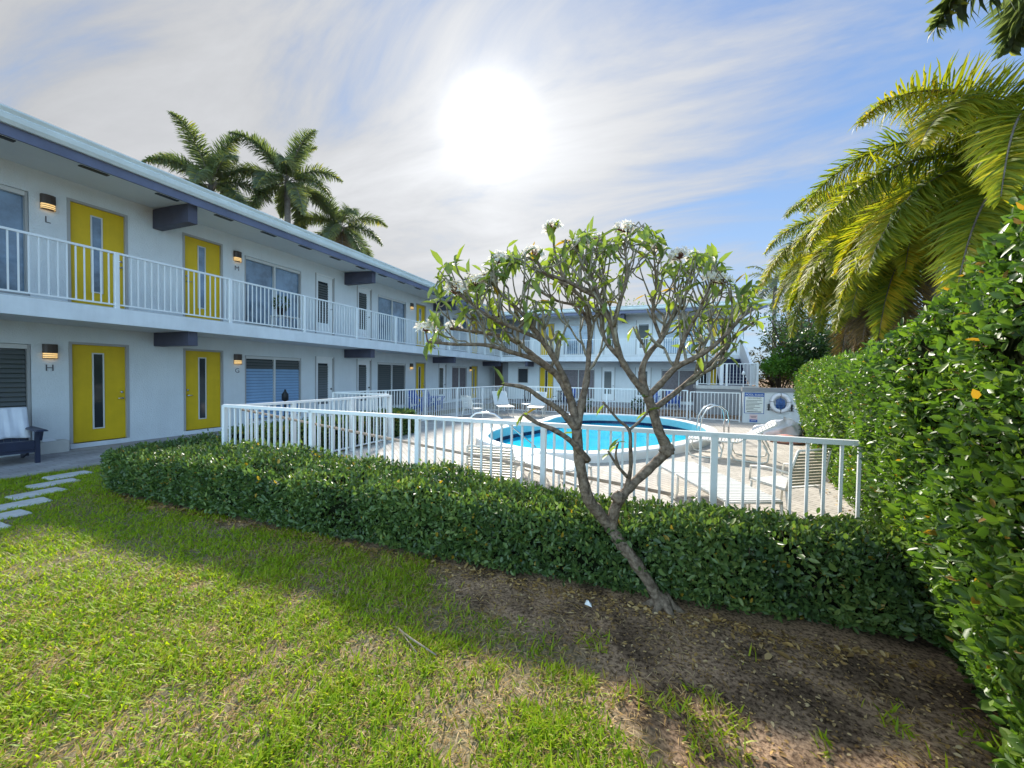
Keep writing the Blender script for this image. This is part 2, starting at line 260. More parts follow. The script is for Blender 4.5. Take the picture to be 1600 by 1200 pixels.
# ------------------------------------------------------------------ mesh helpers
class MB:
    def __init__(s): s.v = []; s.f = []; s.m = []; s.mats = []; s.smooth = []
    def mi(s, m):
        if m not in s.mats: s.mats.append(m)
        return s.mats.index(m)
    def add(s, vs, fs, m, smooth=False):
        o = len(s.v); k = s.mi(m); s.v += [tuple(map(float, p)) for p in vs]
        for f in fs: s.f.append([i+o for i in f]); s.m.append(k); s.smooth.append(smooth)
        return s
    def box(s, x0, x1, y0, y1, z0, z1, m):
        vs = [(x0, y0, z0), (x1, y0, z0), (x1, y1, z0), (x0, y1, z0), (x0, y0, z1), (x1, y0, z1), (x1, y1, z1), (x0, y1, z1)]
        return s.add(vs, [(3, 2, 1, 0), (4, 5, 6, 7), (0, 1, 5, 4), (1, 2, 6, 5), (2, 3, 7, 6), (3, 0, 4, 7)], m)
    def bevbox(s, x0, x1, y0, y1, z0, z1, m, b=0.01):
        """box with chamfered vertical and top edges"""
        def ring(i, z): return [(x0+i+b, y0+i, z), (x1-i-b, y0+i, z), (x1-i, y0+i+b, z), (x1-i, y1-i-b, z), (x1-i-b, y1-i, z), (x0+i+b, y1-i, z), (x0+i, y1-i-b, z), (x0+i, y0+i+b, z)]
        vs = ring(0, z0)+ring(0, z1-b)+ring(b, z1)
        fs = [tuple(range(7, -1, -1)), tuple(range(16, 24))]
        for r in (0, 8):
            for i in range(8): fs.append((r+i, r+(i+1) % 8, r+8+(i+1) % 8, r+8+i))
        return s.add(vs, fs, m)
    def bar(s, a, b, wx, wz, m, up=(0, 0, 1)):
        a = Vector(a); b = Vector(b); t = (b-a).normalized(); u = Vector(up)
        if abs(t.dot(u)) > 0.98: u = Vector((1, 0, 0))
        x = t.cross(u).normalized()*(wx/2); y = x.cross(t).normalized()*(wz/2)
        vs = [a-x-y, a+x-y, a+x+y, a-x+y, b-x-y, b+x-y, b+x+y, b-x+y]
        return s.add(vs, [(0, 1, 2, 3), (7, 6, 5, 4), (0, 4, 5, 1), (1, 5, 6, 2), (2, 6, 7, 3), (3, 7, 4, 0)], m)
    def tube(s, pts, rad, m, n=8, cap=True):
        pts = [Vector(p) for p in pts]; k = len(pts)
        if isinstance(rad, (int, float)): rad = [rad]*k
        vs = []; prev = None
        for i, p in enumerate(pts):
            t = (pts[min(i+1, k-1)]-pts[max(i-1, 0)])
            t = t.normalized() if t.length > 1e-9 else Vector((0, 0, 1))
            if prev is None:
                u = Vector((0, 0, 1)) if abs(t.z) < 0.9 else Vector((1, 0, 0)); x = t.cross(u).normalized()
            else:
                x = prev - t*prev.dot(t); x = x.normalized() if x.length > 1e-6 else t.orthogonal().normalized()
            prev = x; y = t.cross(x)
            for j in range(n):
                a = 2*math.pi*j/n; vs.append(p+(x*math.cos(a)+y*math.sin(a))*rad[i])
        fs = []
        for i in range(k-1):
            for j in range(n): fs.append((i*n+j, i*n+(j+1) % n, (i+1)*n+(j+1) % n, (i+1)*n+j))
        if cap: fs.append(tuple(range(n-1, -1, -1))); fs.append(tuple(range((k-1)*n, k*n)))
        return s.add(vs, fs, m, True)
    def lathe(s, prof, c, m, n=16, axis='z'):
        vs = []
        for r, h in prof:
            for j in range(n):
                a = 2*math.pi*j/n
                vs.append((c[0]+r*math.cos(a), c[1]+r*math.sin(a), c[2]+h) if axis == 'z' else (c[0]+r*math.cos(a), c[1]+h, c[2]+r*math.sin(a)))
        fs = []
        for i in range(len(prof)-1):
            for j in range(n): fs.append((i*n+j, i*n+(j+1) % n, (i+1)*n+(j+1) % n, (i+1)*n+j))
        fs.append(tuple(range(n-1, -1, -1))); fs.append(tuple(range((len(prof)-1)*n, len(prof)*n)))
        return s.add(vs, fs, m, True)
    def build(s, name, parent=None, origin=None):
        me = bpy.data.meshes.new(name); me.from_pydata(s.v, [], s.f)
        for k in s.mats: me.materials.append(MAT[k])
        me.polygons.foreach_set('material_index', s.m); me.polygons.foreach_set('use_smooth', s.smooth); me.update()
        o = bpy.data.objects.new(name, me); COL.objects.link(o)
        if parent: o.parent = parent
        return o
def tag(o, label=None, cat=None, group=None, kind=None):
    if label: o['label'] = label
    if cat: o['category'] = cat
    if group: o['group'] = group
    if kind: o['kind'] = kind
    return o
def thing(name, label, cat, loc=(0, 0, 0), rz=0.0, group=None):
    o = bpy.data.objects.new(name, None); o.empty_display_size = 0.2; COL.objects.link(o); o.location = loc; o.rotation_euler = (0, 0, rz)
    return tag(o, label, cat, group)
def copy_tree(o, parent=None):
    c = o.copy(); COL.objects.link(c)
    if parent: c.parent = parent
    for ch in list(o.children): copy_tree(ch, c)
    return c
def unproject(x, y, depth):
    """a ray of the photo's viewpoint: the point at that depth, used to survey the tree's limbs"""
    return CAM + depth*(CR*(x-800)/FPX + CU*(600-y)/FPX + CF)

# leaf clouds: numpy
LEAF8 = (np.array([(0, 0, 0), (0.3, 0, -.03), (0.3, 0.42, .06), (0.3, -0.42, .06), (0.68, 0, -.05), (0.68, 0.40, .03), (0.68, -0.40, .03), (1, 0, -.10)], float),
         [(0, 1, 2), (0, 3, 1), (1, 4, 5, 2), (3, 6, 4, 1), (4, 7, 5), (6, 7, 4)])
LEAF4 = (np.array([(0, 0, 0), (0.5, 0.5, 0.05), (1, 0, -0.06), (0.5, -0.5, 0.05)], float), [(0, 1, 2, 3)])
BLADE = (np.array([(0, .5, 0), (0, -.5, 0), (0.55, .42, .03), (0.55, -.42, .03), (1, 0, -.08)], float), [(1, 3, 2, 0), (3, 4, 2)])
BLADE3 = (np.array([(0, .35, 0), (0, -.35, 0), (0.35, .5, .02), (0.35, -.5, .02), (0.7, .4, -.05), (0.7, -.4, -.05), (1, 0, -.22)], float), [(1, 3, 2, 0), (3, 5, 4, 2), (5, 6, 4)])
def norm(a): return a/np.maximum(np.linalg.norm(a, axis=1, keepdims=True), 1e-9)
def leafcloud(name, pos, axis, nrmv, length, width, rnd, m, parent=None, tpl=LEAF8):
    n = len(pos); T, F = tpl; axis = norm(axis)
    side = norm(np.cross(nrmv, axis)); up = np.cross(axis, side)
    length = np.broadcast_to(length, n)[:, None, None]; width = np.broadcast_to(width, n)[:, None, None]
    V = pos[:, None, :] + axis[:, None, :]*(T[None, :, 0:1]*length) + side[:, None, :]*(T[None, :, 1:2]*width) + up[:, None, :]*(T[None, :, 2:3]*length)
    k = len(T); V = V.reshape(-1, 3)
    base = (np.arange(n)*k)[:, None]
    loops = []; sizes = []
    for f in F: sizes.append(len(f))
    flat = np.array([i for f in F for i in f])
    loops = (base+flat[None, :]).reshape(-1); sizes = np.tile(np.array(sizes), n)
    me = bpy.data.meshes.new(name); me.vertices.add(len(V)); me.vertices.foreach_set('co', V.astype(np.float32).ravel())
    me.loops.add(len(loops)); me.loops.foreach_set('vertex_index', loops.astype(np.int32))
    me.polygons.add(len(sizes)); st = np.concatenate([[0], np.cumsum(sizes)[:-1]])
    me.polygons.foreach_set('loop_start', st.astype(np.int32))
    at = me.attributes.new('rnd', 'FLOAT', 'POINT'); at.data.foreach_set('value', np.repeat(np.asarray(rnd, np.float32), k))
    me.update(calc_edges=True)
    me.materials.append(MAT[m]); o = bpy.data.objects.new(name, me); COL.objects.link(o)
    if parent: o.parent = parent
    return o
def vnoise(x, y, seed=0):
    """smooth value noise in 2-D"""
    xi = np.floor(x).astype(int); yi = np.floor(y).astype(int); fx = x-xi; fy = y-yi
    def h(a, b):
        t = (a*374761393 + b*668265263 + seed*974634777) & 0x7fffffff; t = ((t ^ (t >> 13))*1274126177) & 0x7fffffff
        return ((t ^ (t >> 16)) & 0xffff)/65535.0
    u = fx*fx*(3-2*fx); v = fy*fy*(3-2*fy)
    return (h(xi, yi)*(1-u)+h(xi+1, yi)*u)*(1-v)+(h(xi, yi+1)*(1-u)+h(xi+1, yi+1)*u)*v
def fbm(x, y, seed=0, o=4):
    s = 0; a = 0.5; t = 0
    for i in range(o): s = s+a*vnoise(x*2**i, y*2**i, seed+i); t += a; a *= 0.55
    return s/t

# ------------------------------------------------------------------ ground, lawn, walkway, deck
def dirtmask(x, y):
    """0 = lawn, 1 = bare dark soil under and in front of the hedges"""
    xs = np.array([-50, 1.0, 9.0, 10.0, 10.8, 11.5, 11.9, 12.15, 40]); ys = np.array([3.3, 3.3, 3.12, 2.85, 2.55, 2.2, 1.75, 0.6, -3])
    lim = np.interp(x, xs, ys); lim = np.where(x < 4.45, 30.0, lim)
    dd = (y-lim) + (fbm(x*2.2, y*2.2, 3)-0.5)*0.9
    return np.clip(dd/0.35+0.5, 0, 1)
def hgt(x, y): return (fbm(x*1.3, y*1.3, 11)-0.5)*0.05 + (fbm(x*7, y*7, 12)-0.5)*0.02
g = MB(); g.box(-900, 900, -900, 900, -2.2, -2.0, 'lawn_soil')
gx = np.concatenate([[-900, -60, -20, -8], np.arange(2.15, 15.0, 0.08), [17, 25, 60, 900]]); gy = np.concatenate([[-900, -60, -10, -2], np.arange(-1.0, 4.3, 0.08), [6, 9, 18, 30, 60, 900]])
GX, GY = np.meshgrid(gx, gy, indexing='ij'); fine = (GX > 2.3) & (GX < 14.8) & (GY > -0.9) & (GY < 4.0)
GZ = np.where(fine, hgt(GX, GY), -0.02)
ny = len(gy); me = bpy.data.meshes.new('lawn')
fcs = [(i*ny+j, (i+1)*ny+j, (i+1)*ny+j+1, i*ny+j+1) for i in range(len(gx)-1) for j in range(ny-1)
       if not (2.15 <= gx[i] < 14.8 and 4.2 <= gy[j] and gy[j+1] <= 18.01)]
me.from_pydata(np.stack([GX, GY, GZ], -1).reshape(-1, 3).tolist(), [], fcs)
at = me.attributes.new('dirt', 'FLOAT', 'POINT'); at.data.foreach_set('value', dirtmask(GX, GY).astype(np.float32).ravel())
me.materials.append(MAT['lawn_soil']); me.polygons.foreach_set('use_smooth', [True]*len(fcs)); me.update()
lawn = bpy.data.objects.new('lawn', me); COL.objects.link(lawn); tag(lawn, kind='structure')
def sheet(name, pts, z0, z1, m):
    b = MB(); n = len(pts)
    b.add([(p[0], p[1], z0) for p in pts]+[(p[0], p[1], z1) for p in pts], [tuple(range(n, 2*n))]+[(i, (i+1) % n, n+(i+1) % n, n+i) for i in range(n)], m)
    return tag(b.build(name), kind='structure')
sheet('walkway', [(0, -6), (2.15, -6), (2.15, 24.4), (0, 24.4)], -0.1, 0.03, 'walk_pavers')
sheet('back_walkway', [(2.15, 22.6), (20, 22.6), (20, 26.5), (2.15, 26.5)], -0.1, 0.03, 'walk_pavers')
sheet('side_lawn', [(2.15, 4.2), (5.3, 4.2), (5.3, 8.0), (3.2, 8.0), (3.2, 18.1), (2.15, 18.1)], -0.1, 0.0, 'lawn_soil')
sheet('mulch_bed', [(14.1, 4.2), (14.9, 4.2), (18.5, 17.2), (18.5, 18.1), (15.6, 18.1), (15.6, 10.5)], -0.1, 0.02, 'mulch_tan')

POOL = [(7.73, 9.07), (8.27, 8.37), (8.99, 7.95), (9.5, 7.88), (10.28, 8.03), (10.86, 8.41), (11.75, 9.44), (12.43, 10.6), (12.95, 11.9), (13.12, 13.1), (12.85, 14.4), (12.1, 15.6), (10.9, 16.2), (9.5, 16.05), (8.6, 15.3), (8.25, 14.2), (8.22, 13.0), (8.05, 12.2), (7.72, 11.3), (7.52, 10.2)]
def smooth_loop(P, k=5):
    P = np.array(P); n = len(P); o = []
    for i in range(n):
        a, b, c, d_ = P[i-1], P[i], P[(i+1) % n], P[(i+2) % n]
        for t in np.arange(k)/k:
            o.append(0.5*((2*b)+(-a+c)*t+(2*a-5*b+4*c-d_)*t*t+(-a+3*b-3*c+d_)*t**3))
    return np.array(o)
PL = smooth_loop(POOL)
def offs(P, d):
    t = np.roll(P, -1, 0)-np.roll(P, 1, 0); t = t/np.linalg.norm(t, axis=1, keepdims=True)
    return P+np.stack([t[:, 1], -t[:, 0]], 1)*d
A = PL; area = 0.5*np.sum(A[:, 0]*np.roll(A[:, 1], -1)-np.roll(A[:, 0], -1)*A[:, 1])
sg = 1 if area > 0 else -1
OUTL = offs(PL, sg*0.31)
# deck: outer rectangle-ish outline with the pool's hole
def deck():
    import bmesh
    bm = bmesh.new()
    outer = [(5.3, 4.2), (14.1, 4.2), (15.6, 10.5), (15.6, 18.1), (3.2, 18.1), (3.2, 8.0), (5.3, 8.0)]
    ov = [bm.verts.new((p[0], p[1], 0.012)) for p in outer]; iv = [bm.verts.new((p[0], p[1], 0.012)) for p in offs(PL, sg*0.22)]
    es = [bm.edges.new((ov[i], ov[(i+1) % len(ov)])) for i in range(len(ov))]+[bm.edges.new((iv[i], iv[(i+1) % len(iv)])) for i in range(len(iv))]
    bmesh.ops.triangle_fill(bm, use_beauty=True, use_dissolve=False, edges=es)
    bmesh.ops.recalc_face_normals(bm, faces=bm.faces)
    for f in bm.faces:
        if f.normal.z < 0: f.normal_flip()
    me = bpy.data.meshes.new('pool_deck'); bm.to_mesh(me); me.materials.append(MAT['deck_pavers'])
    o = bpy.data.objects.new('pool_deck', me); COL.objects.link(o); tag(o, kind='structure')
deck()
# pool: raised coping, tile band, water
pool = thing('swimming_pool', 'raised kidney shaped swimming pool with white coping and bright blue water', 'swimming pool', (0, 0, 0))
def band(rings, m, name, parent):
    b = MB(); n = len(rings[0][0])
    vs = [(p[0], p[1], z) for P, z in rings for p in P]; fs = []
    for r in range(len(rings)-1):
        for i in range(n): fs.append((r*n+i, r*n+(i+1) % n, (r+1)*n+(i+1) % n, (r+1)*n+i))
    b.add(vs, fs, m, False); return b.build(name, parent)
band([(OUTL, -0.05), (OUTL, 0.16), (offs(PL, sg*0.29), 0.195), (offs(PL, sg*0.25), 0.205), (offs(PL, sg*0.03), 0.205), (offs(PL, 0.0), 0.19), (offs(PL, 0.0), 0.15)], 'coping', 'coping', pool)
band([(offs(PL, -sg*0.004), 0.16), (offs(PL, -sg*0.006), -0.06)], 'pool_tile', 'wall_lining', pool)
band([(offs(PL, -sg*0.004), -0.06), (offs(PL, -sg*0.006), -0.45)], 'tile_navy', 'tile_band', pool)
b = MB(); n = len(PL); b.add([(p[0], p[1], -0.17) for p in PL], [tuple(range(n))], 'pool_water'); b.build('water', pool)

# grass
def grass():
    P = []
    for (r0, r1, dens) in ((1.2, 2.6, 15000), (2.6, 4.2, 9000), (4.2, 11.0, 4200)):
        ar = math.pi*(r1*r1-r0*r0)*(118/360); n = int(ar*dens)
        rr = np.sqrt(rng.uniform(r0*r0, r1*r1, n)); aa = YAW+R(90)+np.radians(rng.uniform(-59, 59, n))
        P.append(np.stack([CAM[0]+rr*np.cos(aa), CAM[1]+rr*np.sin(aa)], 1))
    P = np.concatenate(P); x, y = P[:, 0], P[:, 1]
    inl = ((y < 3.15) | ((x < 4.5) & (y < 5.6))) & (x > 2.2) & (y < 6)
    dm = dirtmask(x, y)
    clump = fbm(x*5.5, y*5.5, 21); big = fbm(x*1.9+3.3, y*1.9, 37); near = np.clip((x-7.2)/4.0, 0, 1)*0.85
    keep = np.clip((big-0.43+0.45*(1-near))*7, 0, 1)*0.5+np.clip((clump-0.50+0.20*(1-near))*6, 0, 1)*0.6*np.clip((big-0.30)*6, 0, 1)
    for (px, py, pr) in ((9.92, 1.54, .30), (9.6, 1.22, .34), (9.35, .9, .3), (8.9, 2.72, .22), (10.4, 2.35, .28), (10.75, 1.75, .3), (10.9, 2.25, .25), (9.0, 1.7, .18), (11.2, 1.3, .22), (10.5, 1.0, .25), (8.5, 1.2, .2), (8.3, 2.0, .16), (9.2, 2.3, .2), (10.1, 1.95, .2), (9.5, 1.75, .16)):
        keep = keep*(1-0.82*np.exp(-((x-px)**2+(y-py)**2)/(pr*pr)*(.45+1.1*fbm(x*6, y*6, 51))))
    tuft = (clump > 0.64)*0.20
    dens = np.clip(keep, 0.03, 1)*(1-dm)**2 + tuft*dm*(1-np.clip((y-2.5)*3, 0, 1))
    k = inl & (rng.random(len(x)) < dens)
    # keep the stepping stones clear
    for (sx_, sy_) in STONES: k &= ~((abs(x-sx_) < 0.15) & (abs(y-sy_) < 0.25))
    x, y, clump, big = x[k], y[k], clump[k], big[k]; n = len(x)
    pos = np.stack([x, y, hgt(x, y)-0.004], 1)
    a = rng.uniform(0, 2*math.pi, n); up = rng.uniform(0.25, 1.5, n)
    ax = np.stack([np.cos(a), np.sin(a), up], 1); nm = np.stack([-np.cos(a), -np.sin(a), 1.2/np.maximum(up, .3)], 1)+rng.normal(0, .3, (n, 3))
    ln = rng.uniform(0.035, 0.085, n)*(0.62+0.6*clump); wd = rng.uniform(0.006, 0.0115, n)
    rn = np.clip(rng.normal(0.40, 0.2, n)+(clump-0.5)*0.5, 0, 0.8); dead = rng.random(n) < (0.10+0.22*np.clip((0.52-big)*5, 0, 1)); rn[dead] = rng.uniform(0.84, 1.0, dead.sum())
    tag(leafcloud('grass', pos, ax, nm, ln, wd, rn, 'grass_blade', tpl=BLADE), 'patchy green lawn grass with worn brown spots', 'grass', kind='stuff')
    # thatch: dry stolons lying on the soil
    n = 60000; rr = np.sqrt(rng.uniform(1.2**2, 4.6**2, n)); aa = YAW+R(90)+np.radians(rng.uniform(-59, 59, n)); x = CAM[0]+rr*np.cos(aa); y = CAM[1]+rr*np.sin(aa)
    dm = dirtmask(x, y); k = (y < 3.1) & (x > 6) & (rng.random(n) < np.clip((1-dm)+0.35*(fbm(x*3, y*3, 8) > 0.5), 0, 1)) & (x < 13.1); x, y = x[k], y[k]; n = len(x)
    a = rng.uniform(0, 2*math.pi, n); ax = np.stack([np.cos(a), np.sin(a), rng.uniform(-.05, .35, n)], 1)
    tag(leafcloud('dry_thatch', np.stack([x, y, hgt(x, y)+0.003], 1), ax, np.tile([0, 0, 1.0], (n, 1))+rng.normal(0, .4, (n, 3)), rng.uniform(0.03, 0.09, n), rng.uniform(0.0025, 0.005, n), rng.uniform(0, 1, n), 'dry_leaf', tpl=LEAF4), 'dry straw-coloured stolons lying between the grass', 'dry grass', kind='stuff')
    # fallen leaves on the bare soil
    n = 9000; x = rng.uniform(9.5, 14.0, n); y = rng.uniform(0.6, 3.2, n); dm = dirtmask(x, y); k = (rng.random(n) < dm*np.clip(0.15+(x-10)*0.25, 0.1, 1)); x, y = x[k], y[k]; n = len(x)
    a = rng.uniform(0, 2*math.pi, n); ax = np.stack([np.cos(a), np.sin(a), rng.uniform(-.15, .3, n)], 1)
    ln = np.minimum(np.exp(rng.normal(-3.95, 0.45, n)), .034)
    tag(leafcloud('fallen_leaves', np.stack([x, y, hgt(x, y)+0.006], 1), ax, np.tile([0, 0, 1.0], (n, 1))+rng.normal(0, .35, (n, 3)), ln, ln*0.55, rng.uniform(0, 1, n), 'dry_leaf'), 'small tan fallen leaves scattered on dark bare soil', 'fallen leaves', kind='stuff')
    n = 2400; x = rng.uniform(4.6, 13.4, n); y = 3.12-np.abs(rng.normal(0, .10, n)); a = rng.uniform(0, 2*math.pi, n); ln = np.exp(rng.normal(-3.6, 0.4, n))
    tag(leafcloud('hedge_litter', np.stack([x, y, hgt(x, y)+0.008], 1), np.stack([np.cos(a), np.sin(a), rng.uniform(-.1, .5, n)], 1), np.tile([0, 0, 1.0], (n, 1))+rng.normal(0, .4, (n, 3)), ln, ln*.5, rng.uniform(0, .8, n), 'dry_leaf'), 'brown dead leaves collected along the foot of the low hedge', 'leaf litter', kind='stuff')
    n = 2200; y = rng.uniform(4.3, 16, n); x = 14.3+(y-4.2)*0.2+rng.uniform(-.7, 1.5, n); a = rng.uniform(0, 2*math.pi, n)
    tag(leafcloud('mulch_litter', np.stack([x, y, np.full(n, 0.03)], 1), np.stack([np.cos(a), np.sin(a), rng.uniform(-.1, .4, n)], 1), np.tile([0, 0, 1.0], (n, 1))+rng.normal(0, .4, (n, 3)), rng.uniform(.03, .07, n), .025, rng.uniform(0, 1, n), 'dry_leaf', tpl=LEAF4), 'dry brown leaf litter on the mulch along the tall hedge', 'leaf litter', kind='stuff')
STONES = [(2.78, 3.38), (3.24, 3.05), (3.72, 2.72), (4.18, 2.41), (4.63, 2.08), (5.02, 1.80)]
grass()
STLAB = ['pale square stepping stone in the grass closest to the walkway', 'pale stepping stone second from the walkway in the row', 'pale stepping stone third from the walkway in the row', 'pale stepping stone fourth from the walkway at the photo edge', 'pale stepping stone fifth from the walkway at the photo edge', 'pale stepping stone farthest from the walkway, cut by the photo edge']
for i, (x, y) in enumerate(STONES):
    q = MB().bevbox(-0.15, 0.15, -0.25, 0.25, -0.05, 0.022, 'stone_slab', 0.012).build('stepping_stone'); q.location = (x, y, 0); q.rotation_euler = (0, 0, R(random.uniform(-4, 4)))
    tag(q, STLAB[i], 'stepping stone', 'stepping stones from the walkway')

# ------------------------------------------------------------------ building
bld = thing('apartment_building', 'two-storey white motel-style apartment building with yellow doors round the pool', 'apartment building')
WT = 5.75                                     # top of the walls
DOOR, WIN, JDOOR, SMALL = 'door', 'window', 'jdoor', 'small'
LEFT = [(WIN, 1.93, 3.87), (DOOR, 4.50, 5.41), (DOOR, 6.64, 7.55), (WIN, 8.28, 10.18), (JDOOR, 10.86, 11.66), (JDOOR, 12.95, 13.75), (WIN, 14.24, 16.22), (DOOR, 17.14, 17.96), (JDOOR, 19.39, 20.17), (WIN, 20.94, 22.80), (DOOR, 23.55, 24.4), (WIN, -4.2, -2.3), (JDOOR, 0.2, 1.0)]
BACKL = [(SMALL, 2.24, 2.94), (DOOR, 3.87, 4.82), (WIN, 5.54, 7.65), (JDOOR, 8.2, 9.0), (JDOOR, 10.34, 11.25), (WIN, 11.95, 13.9), (SMALL, 14.05, 14.5), (DOOR, 14.7, 15.55)]
BACKU = [(DOOR, 3.9, 4.83), (WIN, 5.58, 7.6), (JDOOR, 8.3, 9.1), (JDOOR, 10.34, 11.27), (WIN, 12.0, 13.95), (DOOR, 14.66, 15.54)]
Z0 = {0: 0.13, 1: 3.17}
def zr(kind, lv):
    b = Z0[lv]
    if kind == WIN: return (b+0.10, b+2.05) if lv == 0 else (b+0.06, b+2.03)
    if kind == SMALL: return (b+1.05, b+2.1)
    return (b, b+2.15)
def wallgrid(ops, u0, u1, z0, z1, place, depth, name, m='wall_paint'):
    """wall face with real openings; place(u, w, z): w = depth into the wall"""
    b = MB(); us = sorted({u0, u1}.union(*[{o[0], o[1]} for o in ops])); zs = sorted({z0, z1}.union(*[{o[2], o[3]} for o in ops]))
    for i in range(len(us)-1):
        for j in range(len(zs)-1):
            uc = (us[i]+us[i+1])/2; zc = (zs[j]+zs[j+1])/2
            if any(o[0] < uc < o[1] and o[2] < zc < o[3] for o in ops): continue
            b.add([place(us[i], 0, zs[j]), place(us[i+1], 0, zs[j]), place(us[i+1], 0, zs[j+1]), place(us[i], 0, zs[j+1])], [(0, 1, 2, 3)], m)
    for (a, c, e, f) in ops:
        for (p, q) in (((a, e), (c, e)), ((c, e), (c, f)), ((c, f), (a, f)), ((a, f), (a, e))):
            b.add([place(p[0], 0, p[1]), place(q[0], 0, q[1]), place(q[0], depth, q[1]), place(p[0], depth, p[1])], [(0, 1, 2, 3)], m)
        b.add([place(a, depth, e), place(c, depth, e), place(c, depth, f), place(a, depth, f)], [(0, 1, 2, 3)], 'glass_dark')
    return b.build(name, bld)
PLL = lambda u, w, z: (-w, u, z)              # long wing, facing +X
SB = 26.55
PLB = lambda u, w, z: (u, SB+w, z)            # far wing, facing -Y
ops = []
for lv in (0, 1):
    for k, a, c in LEFT: ops.append((a-0.05, c+0.05, zr(k, lv)[0]-(0.0 if k != WIN else 0.04), zr(k, lv)[1]+0.05))
wallgrid(ops, -7.0, SB, -0.1, WT, PLL, 0.12, 'wall')
ops = []
for lv, LST in ((0, BACKL), (1, BACKU)):
    for k, a, c in LST: ops.append((a-0.05, c+0.05, zr(k, lv)[0]-(0.0 if k != WIN else 0.04), zr(k, lv)[1]+0.05))
wallgrid(ops, 1.45, 16.4, -0.1, WT, PLB, 0.12, 'wall')
# recessed passage in the corner between the wings: brown lower, grey upper
b = MB(); b.box(0.0, 1.45, SB+0.9, SB+1.0, -0.1, 2.67, 'brown_paint'); b.box(1.0, 1.45, SB+0.02, SB+0.9, -0.1, 2.67, 'grey_paint'); b.build('passage_wall', bld)
b = MB(); b.box(0.0, 1.45, SB+0.9, SB+1.0, 3.0, WT, 'grey_paint'); b.box(1.452, 3.1, SB-0.012, SB-0.004, 3.0, WT, 'grey_paint'); b.build('passage_wall', bld)
# solid mass behind the fronts and end walls
b = MB(); b.box(-8.0, -0.14, -7.0, SB+8, -0.1, WT+0.02, 'wall_paint'); b.box(-0.1, 16.38, SB+1.02, SB+8, -0.1, WT+0.01, 'wall_paint'); b.box(16.38, 16.42, SB, SB+8, -0.1, WT, 'wall_paint'); b.box(1.47, 1.5, SB+0.13, SB+1.0, -0.1, WT, 'wall_paint'); b.box(-8, 0, -7.02, -7.0, -0.1, WT, 'wall_paint'); b.build('wall_core', bld)

